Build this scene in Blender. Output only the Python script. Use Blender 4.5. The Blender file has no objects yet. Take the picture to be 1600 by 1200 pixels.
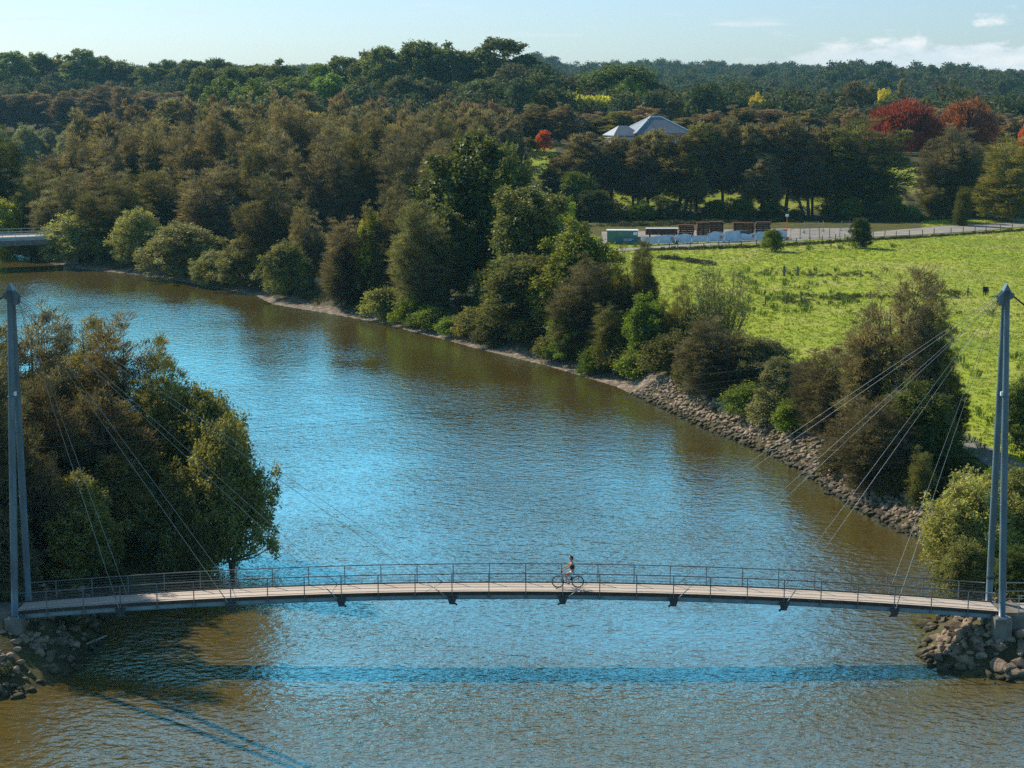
HAZE = 0.00008
SUN_E = 5.0
SKY_S = 0.105
SKY_TINT = (.72, .86, 1.08, 1)
CLOUD = 7.5
EXPO = 0.35
SKY_UP = (.72, 1.2, 1.3, 1)
HAZE = 0.000038
SKY_UP = (.74, 1.15, 1.3, 1)
DENOISE = False
HAZE = 0.00005
SKY_UP = (.80, 1.40, 1.50, 1)
SKY_ZEN = (.62, .62, .58, 1)
SKY_UP = (.86, 1.62, 1.78, 1)
HAZE = 0.000065
SKY_UP = (.86, 1.62, 1.80, 1)
SKY_UP = (.88, 1.78, 2.02, 1)
HAZE = 0.000052
EXPO = 0.42
SKY_TINT = (.68, .82, 1.03, 1)
SKY_UP = (.92, 1.66, 1.74, 1)
SKY_ZEN = (.56, .52, .46, 1)
CLOUD = 7.2
import bpy, bmesh, math, random
import numpy as np
from mathutils import Vector, Matrix

rng = np.random.default_rng(7)
random.seed(7)
scene = bpy.context.scene
C = scene.collection
R = math.radians

# ------------------------------------------------------------------ camera
CAM = np.array([0.0, -88.2, 30.5])
FPX = 2600.0
PITCH = R(9.82)
cp, sp = math.cos(PITCH), math.sin(PITCH)
cam_d = bpy.data.cameras.new('camera')
cam = bpy.data.objects.new('camera', cam_d); C.objects.link(cam)
cam.location = CAM
cam.rotation_euler = (math.pi / 2 - PITCH, 0, 0)
cam_d.sensor_width = 36.0
cam_d.lens = 36.0 * FPX / 1600.0
cam_d.clip_start = 1.0
cam_d.clip_end = 20000.0
scene.camera = cam


def ray(px, py):
    u = (px - 800.0) / FPX; v = (600.0 - py) / FPX
    return np.array([u, cp + v * sp, -sp + v * cp])


def ground(px, py, z=0.0):
    d = ray(px, py); t = (z - CAM[2]) / d[2]
    return CAM + d * t


def at_dist(px, py, D):
    d = ray(px, py); t = D / d[1]
    return CAM + d * t


def project(x, y, z):
    dy = y - CAM[1]; dz = z - CAM[2]
    depth = dy * cp - dz * sp
    return 800 + FPX * x / depth, 600 - FPX * (dy * sp + dz * cp) / depth


def sstep(a, b, x):
    t = np.clip((np.asarray(x, float) - a) / (b - a), 0, 1)
    return t * t * (3 - 2 * t)


# ------------------------------------------------------------------ object helpers
def link(name, me, mat=None, parent=None):
    o = bpy.data.objects.new(name, me); C.objects.link(o)
    if mat is not None and me is not None and not me.materials:
        me.materials.append(mat)
    if parent is not None:
        o.parent = parent
    return o


def tag(o, label=None, cat=None, group=None, kind=None):
    if label: o['label'] = label
    if cat: o['category'] = cat
    if group: o['group'] = group
    if kind: o['kind'] = kind
    return o


def empty(name, loc=(0, 0, 0), rz=0.0):
    o = bpy.data.objects.new(name, None); C.objects.link(o)
    o.location = loc; o.rotation_euler = (0, 0, rz); o.empty_display_size = 0.2
    return o


def mesh_np(name, V, F, smooth=False, attrs=None):
    """V (n,3); F (m,k) all the same k."""
    V = np.asarray(V, np.float32); F = np.asarray(F, np.int32)
    me = bpy.data.meshes.new(name)
    m, k = F.shape
    me.vertices.add(len(V)); me.vertices.foreach_set('co', V.ravel())
    me.loops.add(m * k); me.loops.foreach_set('vertex_index', F.ravel())
    me.polygons.add(m)
    me.polygons.foreach_set('loop_start', np.arange(0, m * k, k, dtype=np.int32))
    me.polygons.foreach_set('loop_total', np.full(m, k, np.int32))
    me.update(calc_edges=True)
    if smooth:
        me.polygons.foreach_set('use_smooth', np.ones(m, bool))
    for nm, (dom, arr) in (attrs or {}).items():
        a = me.attributes.new(nm, 'FLOAT', dom)
        a.data.foreach_set('value', np.asarray(arr, np.float32))
    return me


class MB:
    """collects tubes, boxes and free quads into one mesh"""
    def __init__(self):
        self.v = []; self.f = []; self.n = 0

    def add(self, V, F):
        V = [tuple(p) for p in V]
        self.v += V
        self.f += [tuple(i + self.n for i in q) for q in F]
        self.n += len(V)

    def box(self, c, s, rz=0.0, ry=0.0):
        hx, hy, hz = s[0] / 2, s[1] / 2, s[2] / 2
        M = Matrix.Rotation(rz, 3, 'Z') @ Matrix.Rotation(ry, 3, 'Y')
        V = [M @ Vector((x * hx, y * hy, z * hz)) + Vector(c) for x in (-1, 1) for y in (-1, 1) for z in (-1, 1)]
        self.add(V, [(0, 1, 3, 2), (4, 6, 7, 5), (0, 4, 5, 1), (2, 3, 7, 6), (0, 2, 6, 4), (1, 5, 7, 3)])
        return self

    def tube(self, pts, rad, k=6, caps=True):
        pts = [Vector(p) for p in pts]
        if not hasattr(rad, '__len__'): rad = [rad] * len(pts)
        V = []; F = []
        ref = None
        for i, p in enumerate(pts):
            a = pts[max(i - 1, 0)]; b = pts[min(i + 1, len(pts) - 1)]
            t = (b - a).normalized() if (b - a).length > 1e-9 else Vector((0, 0, 1))
            if ref is None:
                ref = Vector((0, 0, 1)) if abs(t.z) < 0.9 else Vector((1, 0, 0))
            n = t.cross(ref)
            if n.length < 1e-6: n = t.orthogonal()
            n.normalize(); bvec = t.cross(n); ref = -bvec if False else ref
            for j in range(k):
                a_ = 2 * math.pi * j / k
                V.append(p + (n * math.cos(a_) + bvec * math.sin(a_)) * rad[i])
        for i in range(len(pts) - 1):
            for j in range(k):
                F.append((i * k + j, i * k + (j + 1) % k, (i + 1) * k + (j + 1) % k, (i + 1) * k + j))
        if caps:
            F.append(tuple(range(k))); F.append(tuple(reversed(range((len(pts) - 1) * k, len(pts) * k))))
        self.add(V, F)
        return self

    def ring(self, c, r, rt, axis='y', n=32, k=6):
        V = []; F = []
        for i in range(n):
            a = 2 * math.pi * i / n
            for j in range(k):
                b = 2 * math.pi * j / k
                rr = r + rt * math.cos(b)
                p = (rr * math.cos(a), rt * math.sin(b), rr * math.sin(a))
                V.append((c[0] + p[0], c[1] + p[1], c[2] + p[2]))
        for i in range(n):
            for j in range(k):
                F.append((i * k + j, ((i + 1) % n) * k + j, ((i + 1) % n) * k + (j + 1) % k, i * k + (j + 1) % k))
        self.add(V, F)
        return self

    def mesh(self, name, smooth=False):
        me = bpy.data.meshes.new(name)
        me.from_pydata(self.v, [], self.f); me.update()
        if smooth:
            me.polygons.foreach_set('use_smooth', [True] * len(me.polygons))
        return me

    def build(self, name, mat, parent=None, smooth=False):
        return link(name, self.mesh(name, smooth), mat, parent)


# ------------------------------------------------------------------ materials
def new_mat(name):
    m = bpy.data.materials.new(name); m.use_nodes = True
    nt = m.node_tree; nt.nodes.clear()
    out = nt.nodes.new('ShaderNodeOutputMaterial')
    return m, nt, out


def N(nt, t, **kw):
    n = nt.nodes.new(t)
    for k, v in kw.items():
        if k == 'inp':
            for a, b in v.items(): n.inputs[a].default_value = b
        else:
            setattr(n, k, v)
    return n


def plain(name, col, rough=0.6, metal=0.0, var=0.25, scale=3.0, bump=0.0, spec=0.3, stretch=(1, 1, 1), col2=None):
    """principled with noise-broken colour"""
    m, nt, out = new_mat(name)
    L = nt.links
    b = N(nt, 'ShaderNodeBsdfPrincipled', inp={'Roughness': rough, 'Metallic': metal, 'Specular IOR Level': spec})
    tc = N(nt, 'ShaderNodeTexCoord'); mp = N(nt, 'ShaderNodeMapping')
    mp.inputs['Scale'].default_value = stretch
    L.new(tc.outputs['Object'], mp.inputs['Vector'])
    nz = N(nt, 'ShaderNodeTexNoise', inp={'Scale': scale, 'Detail': 6.0, 'Roughness': 0.65})
    L.new(mp.outputs[0], nz.inputs['Vector'])
    rp = N(nt, 'ShaderNodeValToRGB')
    c2 = col2 or tuple(min(1, c * (1 + var)) for c in col)
    c1 = tuple(c * (1 - var) for c in col)
    rp.color_ramp.elements[0].color = (*c1, 1); rp.color_ramp.elements[1].color = (*c2, 1)
    rp.color_ramp.elements[0].position = 0.32; rp.color_ramp.elements[1].position = 0.68
    L.new(nz.outputs['Fac'], rp.inputs[0]); L.new(rp.outputs[0], b.inputs['Base Color'])
    if bump:
        bp = N(nt, 'ShaderNodeBump', inp={'Strength': bump, 'Distance': 0.05})
        L.new(nz.outputs['Fac'], bp.inputs['Height']); L.new(bp.outputs[0], b.inputs['Normal'])
    L.new(b.outputs[0], out.inputs[0])
    return m


def foliage_mat(name, rust=(0.180, 0.132, 0.078), transl=0.43, spec=0.1, rough=0.7, per_instance=None):
    m, nt, out = new_mat(name); L = nt.links
    oi = N(nt, 'ShaderNodeObjectInfo')
    tint = N(nt, 'ShaderNodeAttribute', attribute_name='tint')
    tip = N(nt, 'ShaderNodeAttribute', attribute_name='tip')
    if per_instance:
        rp = N(nt, 'ShaderNodeValToRGB')
        els = rp.color_ramp.elements
        while len(els) < len(per_instance): els.new(0.5)
        for i, c in enumerate(per_instance):
            els[i].position = i / (len(per_instance) - 1); els[i].color = (*c, 1)
        L.new(oi.outputs['Random'], rp.inputs[0]); base = rp.outputs[0]
        alpha = None
    else:
        base = oi.outputs['Color']; alpha = oi.outputs['Alpha']
    mx = N(nt, 'ShaderNodeMix', data_type='RGBA'); mx.clamp_factor = True
    if alpha is not None:
        mu = N(nt, 'ShaderNodeMath', operation='MULTIPLY')
        L.new(tip.outputs['Fac'], mu.inputs[0]); L.new(alpha, mu.inputs[1]); L.new(mu.outputs[0], mx.inputs[0])
    else:
        mx.inputs[0].default_value = 0.0
    L.new(base, mx.inputs[6]); mx.inputs[7].default_value = (*rust, 1)
    ma = N(nt, 'ShaderNodeMath', operation='MULTIPLY_ADD'); ma.inputs[1].default_value = 1.55; ma.inputs[2].default_value = 0.35
    L.new(tint.outputs['Fac'], ma.inputs[0])
    vm = N(nt, 'ShaderNodeVectorMath', operation='SCALE')
    L.new(mx.outputs[2], vm.inputs[0]); L.new(ma.outputs[0], vm.inputs['Scale'])
    b = N(nt, 'ShaderNodeBsdfPrincipled', inp={'Roughness': rough, 'Specular IOR Level': spec})
    L.new(vm.outputs[0], b.inputs['Base Color'])
    tr = N(nt, 'ShaderNodeBsdfTranslucent')
    vm2 = N(nt, 'ShaderNodeVectorMath', operation='MULTIPLY'); vm2.inputs[1].default_value = (1.25, 1.2, 0.6)
    L.new(vm.outputs[0], vm2.inputs[0]); L.new(vm2.outputs[0], tr.inputs[0])
    ms = N(nt, 'ShaderNodeMixShader'); ms.inputs[0].default_value = transl
    L.new(b.outputs[0], ms.inputs[1]); L.new(tr.outputs[0], ms.inputs[2]); L.new(ms.outputs[0], out.inputs[0])
    return m


M_FOL = foliage_mat('foliage')
M_GLOSSY = foliage_mat('glossy_foliage', spec=0.22, rough=0.55, transl=0.38)
M_FAR = foliage_mat('far_foliage', spec=0.08, per_instance=[(0.05, 0.075, 0.038), (0.085, 0.10, 0.045), (0.06, 0.09, 0.04), (0.105, 0.095, 0.06), (0.07, 0.082, 0.042), (0.12, 0.13, 0.05)], transl=0.25)
M_BARK = plain('bark', (0.10, 0.08, 0.06), 0.9, var=0.4, scale=4, bump=0.4, stretch=(1, 1, 0.25))
M_PALEBARK = plain('pale_bark', (0.26, 0.23, 0.19), 0.85, var=0.35, scale=2, bump=0.2, stretch=(1, 1, 0.3))
M_STEEL = plain('painted_steel', (0.075, 0.115, 0.14), 0.42, var=0.34, scale=1.8, spec=0.5, stretch=(1, 1, 0.35))
M_GIRDER = plain('girder_steel', (0.17, 0.23, 0.25), 0.5, var=0.2, scale=1.5, spec=0.4)
M_DARKSTEEL = plain('dark_steel', (0.045, 0.052, 0.058), 0.45, metal=0.3, var=0.3, scale=5)
M_RAIL = plain('rail_steel', (0.13, 0.135, 0.14), 0.45, metal=0.3, var=0.2, scale=5)
M_GALV = plain('galvanised_steel', (0.30, 0.31, 0.31), 0.4, metal=0.6, var=0.15, scale=6)
M_CABLE = plain('cable_steel', (0.24, 0.25, 0.25), 0.5, metal=0.4, var=0.1, scale=8)
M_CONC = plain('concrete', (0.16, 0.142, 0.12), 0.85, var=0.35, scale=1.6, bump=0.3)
M_ROADCONC = plain('bridge_concrete', (0.36, 0.35, 0.33), 0.8, var=0.2, scale=0.6, bump=0.1)
M_KERB = plain('kerb_timber', (0.05, 0.04, 0.032), 0.8, var=0.4, scale=3)
M_WOOD = plain('weathered_timber', (0.13, 0.11, 0.09), 0.9, var=0.4, scale=5, stretch=(1, 1, 0.2))
M_ROCK = plain('rock', (0.185, 0.135, 0.095), 0.9, var=0.5, scale=1.7, bump=0.9)
_nt = M_ROCK.node_tree
_b = next(n for n in _nt.nodes if n.type == 'BSDF_PRINCIPLED'); _src = _b.inputs['Base Color'].links[0].from_socket
_g = N(_nt, 'ShaderNodeNewGeometry'); _s = N(_nt, 'ShaderNodeSeparateXYZ'); _nt.links.new(_g.outputs['Position'], _s.inputs[0])
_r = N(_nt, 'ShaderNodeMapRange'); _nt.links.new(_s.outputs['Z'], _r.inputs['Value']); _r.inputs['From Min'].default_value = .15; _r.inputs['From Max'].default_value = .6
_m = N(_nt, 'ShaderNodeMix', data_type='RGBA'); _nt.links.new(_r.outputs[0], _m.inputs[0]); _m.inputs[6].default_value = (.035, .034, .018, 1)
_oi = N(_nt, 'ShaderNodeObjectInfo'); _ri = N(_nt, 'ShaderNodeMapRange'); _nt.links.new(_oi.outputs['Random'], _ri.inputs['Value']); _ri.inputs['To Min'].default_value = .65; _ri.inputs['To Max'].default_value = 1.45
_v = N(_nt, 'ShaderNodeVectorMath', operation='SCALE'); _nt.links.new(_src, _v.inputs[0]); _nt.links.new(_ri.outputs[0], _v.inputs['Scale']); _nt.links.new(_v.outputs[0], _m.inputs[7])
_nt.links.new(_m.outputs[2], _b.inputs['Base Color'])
M_ASPH = plain('asphalt_path', (0.17, 0.165, 0.16), 0.9, var=0.2, scale=2.0)
M_GRAVEL = plain('gravel', (0.235, 0.215, 0.195), 0.95, var=0.3, scale=0.35, bump=0.2)


def deck_mat():
    m, nt, out = new_mat('deck_boards'); L = nt.links
    tc = N(nt, 'ShaderNodeTexCoord')
    sx = N(nt, 'ShaderNodeSeparateXYZ'); L.new(tc.outputs['Object'], sx.inputs[0])
    wv = N(nt, 'ShaderNodeTexNoise', inp={'Scale': 1.0, 'Detail': 5.0, 'Roughness': 0.7})
    mp = N(nt, 'ShaderNodeMapping'); mp.inputs['Scale'].default_value = (0.55, 9.0, 1)
    L.new(tc.outputs['Object'], mp.inputs[0]); L.new(mp.outputs[0], wv.inputs['Vector'])
    rp = N(nt, 'ShaderNodeValToRGB')
    rp.color_ramp.elements[0].position = 0.3; rp.color_ramp.elements[0].color = (0.42, 0.33, 0.27, 1)
    rp.color_ramp.elements[1].position = 0.62; rp.color_ramp.elements[1].color = (0.58, 0.505, 0.43, 1)
    L.new(wv.outputs['Fac'], rp.inputs[0])
    # gaps between the long boards
    mm = N(nt, 'ShaderNodeMath', operation='MULTIPLY'); mm.inputs[1].default_value = 5.0
    L.new(sx.outputs['Y'], mm.inputs[0])
    fr = N(nt, 'ShaderNodeMath', operation='FRACT'); L.new(mm.outputs[0], fr.inputs[0])
    lt = N(nt, 'ShaderNodeMath', operation='LESS_THAN'); lt.inputs[1].default_value = 0.10; L.new(fr.outputs[0], lt.inputs[0])
    mx = N(nt, 'ShaderNodeMix', data_type='RGBA')
    L.new(lt.outputs[0], mx.inputs[0]); L.new(rp.outputs[0], mx.inputs[6]); mx.inputs[7].default_value = (0.17, 0.13, 0.10, 1)
    b = N(nt, 'ShaderNodeBsdfPrincipled', inp={'Roughness': 0.8, 'Specular IOR Level': 0.2})
    L.new(mx.outputs[2], b.inputs['Base Color']); L.new(b.outputs[0], out.inputs[0])
    return m


M_DECK = deck_mat()

# ------------------------------------------------------------------ river outline
bank_px = [(-420, 380), (-200, 385), (-40, 391), (20, 397), (66, 407), (90, 417), (200, 428), (270, 438), (340, 451), (400, 463), (425, 476), (500, 488), (560, 499), (600, 506), (640, 518),
           (690, 530), (740, 544), (800, 559), (850, 571), (900, 586), (960, 604), (1010, 626), (1080, 660), (1150, 690), (1200, 709),
           (1250, 736), (1300, 770), (1340, 796), (1400, 826), (1450, 848), (1490, 872), (1500, 915), (1480, 955), (1450, 985), (1432, 1020),
           (1448, 1034), (1500, 1054), (1600, 1068), (1760, 1090)]
left_px = [(-300, 1140), (-60, 1105), (0, 1095), (60, 1076), (120, 1046), (158, 1000), (150, 975), (185, 955), (260, 922), (330, 890), (380, 835), (400, 803),
           (372, 772), (330, 742), (250, 700), (120, 655), (-50, 615), (-500, 560)]
FAR = [ground(a, b)[:2] for a, b in bank_px]
LEFT = [ground(a, b)[:2] for a, b in left_px]
POLY = np.array(FAR + [np.array((95.0, -20.0)), np.array((140.0, -140.0)), np.array((-150.0, -140.0)), np.array((-70.0, -18.0))] + LEFT +
                [np.array((-260.0, 110.0)), np.array((-300.0, 190.0))])
FARA = np.array(FAR)


def seg_dist(X, Y, P, closed=True):
    X = np.asarray(X, float); Y = np.asarray(Y, float)
    best = np.full(X.shape, 1e9)
    n = len(P)
    for i in range(n if closed else n - 1):
        a = P[i]; b = P[(i + 1) % n]
        dx, dy = b[0] - a[0], b[1] - a[1]
        l2 = dx * dx + dy * dy + 1e-12
        t = np.clip(((X - a[0]) * dx + (Y - a[1]) * dy) / l2, 0, 1)
        d = np.hypot(X - a[0] - t * dx, Y - a[1] - t * dy)
        best = np.minimum(best, d)
    return best


def inside(X, Y, P):
    X = np.asarray(X, float); Y = np.asarray(Y, float)
    c = np.zeros(X.shape, bool)
    n = len(P)
    for i in range(n):
        x1, y1 = P[i]; x2, y2 = P[(i + 1) % n]
        cond = (y1 > Y) != (y2 > Y)
        xx = (x2 - x1) * (Y - y1) / ((y2 - y1) + 1e-12) + x1
        c ^= cond & (X < xx)
    return c


def sd_river(X, Y):
    d = seg_dist(X, Y, POLY)
    return np.where(inside(X, Y, POLY), -d, d)


def wob(X, Y, s, seed=0):
    r = np.random.default_rng(seed)
    out = 0
    for i in range(5):
        a = r.uniform(0, 6.28); f = s * r.uniform(0.5, 1.8); ph = r.uniform(0, 6.28)
        out = out + np.sin((X * math.cos(a) + Y * math.sin(a)) * f + ph)
    return out / 5


def azpx(X, Y):
    D = np.maximum(np.asarray(Y, float) - CAM[1], 1)
    return 800 + FPX * np.asarray(X, float) / (D * cp + 4.5)


def height(X, Y, d=None):
    X = np.asarray(X, float); Y = np.asarray(Y, float)
    D = Y - CAM[1]
    if d is None: d = sd_river(X, Y)
    p = azpx(X, Y)
    dd = d + 0.5 * wob(X, Y, 0.9, 3) * sstep(0.2, 4, d)
    mud = np.where(dd < 0, np.maximum(-2.6, dd * 0.28), 0.07 * np.minimum(dd, 2.5) + 1.75 * sstep(1.6, 8.0, dd))
    rip = np.where(dd < 0, np.maximum(-2.6, dd * 0.5), 1.95 * sstep(-0.4, 4.5, dd))
    isr = np.maximum(sstep(965, 1010, p) * (D < 175), (D < 104) * 1.0)
    z = mud * (1 - isr) + rip * isr
    land = sstep(6, 20, d)
    z = z + land * 0.18 * wob(X, Y, 0.12, 5) * (1 - sstep(330, 380, D) * 0.0)
    flat = sstep(296, 306, D) * (1 - sstep(386, 394, D)) * sstep(900, 940, p)
    z = z * (1 - flat) + 2.0 * flat
    knoll = sstep(765, 830, p) * sstep(392, 462, D) * (14.5 - 5.0 * sstep(1150, 1340, p))
    left = (1 - sstep(820, 900, p)) * (sstep(300, 420, p) * sstep(470, 690, D) * 17 + (1 - sstep(300, 420, p)) * sstep(700, 860, D) * 19)
    far = sstep(1150, 2500, D) * (30 + 9 * wob(X, Y, 0.005, 11) + 4 * wob(X, Y, 0.013, 12)) * (0.85 + 0.25 * sstep(700, 1000, p) - 0.12 * sstep(1450, 1650, p))
    midr = sstep(1180, 1330, p) * (1 - sstep(1540, 1640, p)) * sstep(950, 1300, D) * (1 - sstep(1500, 1900, D)) * 16
    return z + knoll + left + far + midr + sstep(700, 1200, D) * 3 * wob(X, Y, 0.02, 8)


def hz(x, y):
    return float(height(np.array([x]), np.array([y]))[0])


# ------------------------------------------------------------------ terrain sheet
th = np.radians(np.concatenate([np.linspace(-60, -24, 40)[:-1], np.linspace(-24, 24, 330), np.linspace(24, 60, 40)[1:]]))
rows = np.geomspace(24, 7000, 800)
TH, RR = np.meshgrid(th, rows)
X = np.tan(TH) * RR; Y = CAM[1] + RR
sdT = sd_river(X, Y)
Z = height(X, Y, sdT)
nr, nc = X.shape
idx = np.arange(nr * nc).reshape(nr, nc)
F = np.stack([idx[:-1, :-1], idx[:-1, 1:], idx[1:, 1:], idx[1:, :-1]], -1).reshape(-1, 4)
pT = azpx(X, Y); DT = Y - CAM[1]
FIELD_L = [(1005, 640), (1030, 420), (985, 386), (900, 384)]


ROADC = np.array([ground(a, b, 2.0)[:2] for a, b in [(960, 391), (1080, 383), (1200, 377), (1330, 369), (1420, 363), (1500, 357), (1570, 352), (1680, 345)]])
YARD = np.array([ground(a, b, 2.0)[:2] for a, b in [(940, 382), (1235, 374), (1335, 366), (1335, 356), (1230, 357), (940, 362)]])


def field_mask(X, Y, d, p, D):
    # right-hand pasture: beyond the bank trees, before the tree line
    lim = np.interp(D, [100, 150, 190, 230, 280, 330], [1440, 1160, 1040, 985, 940, 905])
    edge = 25 * wob(X, Y, 0.15, 21)
    m = sstep(lim - 20, lim + 25, p + edge) * sstep(7, 13, d + 2 * wob(X, Y, 0.3, 2)) * (1 - sstep(389, 397, D)) * (D > 98) * (1 - sstep(338, 346, D) * (p < 1440) * .9)  # grass behind the yard gives way to dark floor, painting in shade
    for (px, py, DD, rx, ry) in ((846, 250, 446, 24, 20), (1420, 262, 446, 36, 30)):
        g = at_dist(px, py, DD)
        m = np.maximum(m, 1 - sstep(0.75, 1.15, np.hypot((X - g[0]) / (rx * DD / FPX), (Y - g[1]) / ry)))
    m = np.maximum(m, .85 * sstep(404, 408, D) * (1 - sstep(428, 440, D)) * sstep(930, 950, p) * (1 - sstep(1400, 1420, p)))
    rd = seg_dist(X, Y, ROADC, closed=False); m = m * sstep(3.5, 5.0, rd - np.interp(azpx(X, Y), [1300, 1450, 1500, 1600], [-1.5, 2.5, 3.5, 2]))
    m = m * np.where(inside(X, Y, YARD), 0, 1)
    g = ground(510, 437, 1.8); m = np.maximum(m, 0.8 * (1 - sstep(0.5, 1.1, np.hypot((X - g[0]) / 3, (Y - g[1]) / 6))))
    return m


fm = field_mask(X, Y, sdT, pT, DT)
mudm = (1 - sstep(1.7, 4.2, sdT + 1.3 * wob(X, Y, 0.5, 4))) * np.where((DT < 104) | ((pT > 1000) & (DT < 170)), .12, np.where(pT < 95, .25, 1))  # pale mud thinned near the road bridge, painting in the shore's shade
terr = mesh_np('ground', np.stack([X, Y, Z], -1).reshape(-1, 3), F, smooth=True,
               attrs={'field': ('POINT', fm.ravel()), 'mud': ('POINT', mudm.ravel())})


def ground_mat():
    m, nt, out = new_mat('ground_cover'); L = nt.links
    tc = N(nt, 'ShaderNodeTexCoord')
    fa = N(nt, 'ShaderNodeAttribute', attribute_name='field'); mu = N(nt, 'ShaderNodeAttribute', attribute_name='mud')

    def noise(s, det=6.0, rough=0.65):
        n = N(nt, 'ShaderNodeTexNoise', inp={'Scale': s, 'Detail': det, 'Roughness': rough}); L.new(tc.outputs['Object'], n.inputs['Vector']); return n

    def ramp(src, stops):
        r = N(nt, 'ShaderNodeValToRGB'); e = r.color_ramp.elements
        while len(e) < len(stops): e.new(0.5)
        for i, (p, c) in enumerate(stops): e[i].position = p; e[i].color = (*c, 1)
        L.new(src, r.inputs[0]); return r

    def mix(f, a, b):
        x = N(nt, 'ShaderNodeMix', data_type='RGBA')
        if f is not None: L.new(f, x.inputs[0])
        L.new(a, x.inputs[6]); L.new(b, x.inputs[7]); return x
    # pasture: bright grass, drier straw patches, darker clumps
    n1 = noise(0.055, 5); n2 = noise(0.9, 6, 0.75); n3 = noise(0.03, 4)
    g1 = ramp(n2.outputs['Fac'], [(0.28, (0.17, 0.215, 0.018)), (0.48, (0.265, 0.32, 0.028)), (0.72, (0.35, 0.39, 0.045))])
    dry = ramp(n2.outputs['Fac'], [(0.3, (0.27, 0.25, 0.06)), (0.7, (0.46, 0.40, 0.17))])
    dm = ramp(n1.outputs['Fac'], [(0.50, (0, 0, 0)), (0.66, (0.85, 0.85, 0.85))])
    gg = mix(dm.outputs[0], g1.outputs[0], dry.outputs[0])
    lush = ramp(n3.outputs['Fac'], [(0.52, (0, 0, 0)), (0.68, (0.6, 0.6, 0.6))])
    lc = ramp(n2.outputs['Fac'], [(0.35, (0.09, 0.14, 0.025)), (0.7, (0.20, 0.27, 0.05))])
    gg = mix(lush.outputs[0], gg.outputs[2], lc.outputs[0])
    # woodland floor
    n4 = noise(0.35, 7)
    fl = ramp(n4.outputs['Fac'], [(0.3, (0.030, 0.028, 0.014)), (0.52, (0.062, 0.058, 0.024)), (0.72, (0.10, 0.10, 0.03))])
    base = mix(fa.outputs['Fac'], fl.outputs[0], gg.outputs[2])
    n5 = noise(1.1, 8, 0.7)
    md = ramp(n5.outputs['Fac'], [(0.3, (0.07, 0.055, 0.04)), (0.50, (0.19, 0.15, 0.115)), (0.68, (0.42, 0.36, 0.30))])
    base2 = mix(mu.outputs['Fac'], base.outputs[2], md.outputs[0])
    b = N(nt, 'ShaderNodeBsdfPrincipled', inp={'Roughness': 0.95, 'Specular IOR Level': 0.1})
    L.new(base2.outputs[2], b.inputs['Base Color'])
    bp = N(nt, 'ShaderNodeBump', inp={'Strength': 0.9, 'Distance': 0.35}); L.new(n2.outputs['Fac'], bp.inputs['Height'])
    L.new(bp.outputs[0], b.inputs['Normal'])
    L.new(b.outputs[0], out.inputs[0])
    return m


g_o = link('ground', terr, ground_mat()); tag(g_o, kind='structure')


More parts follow.
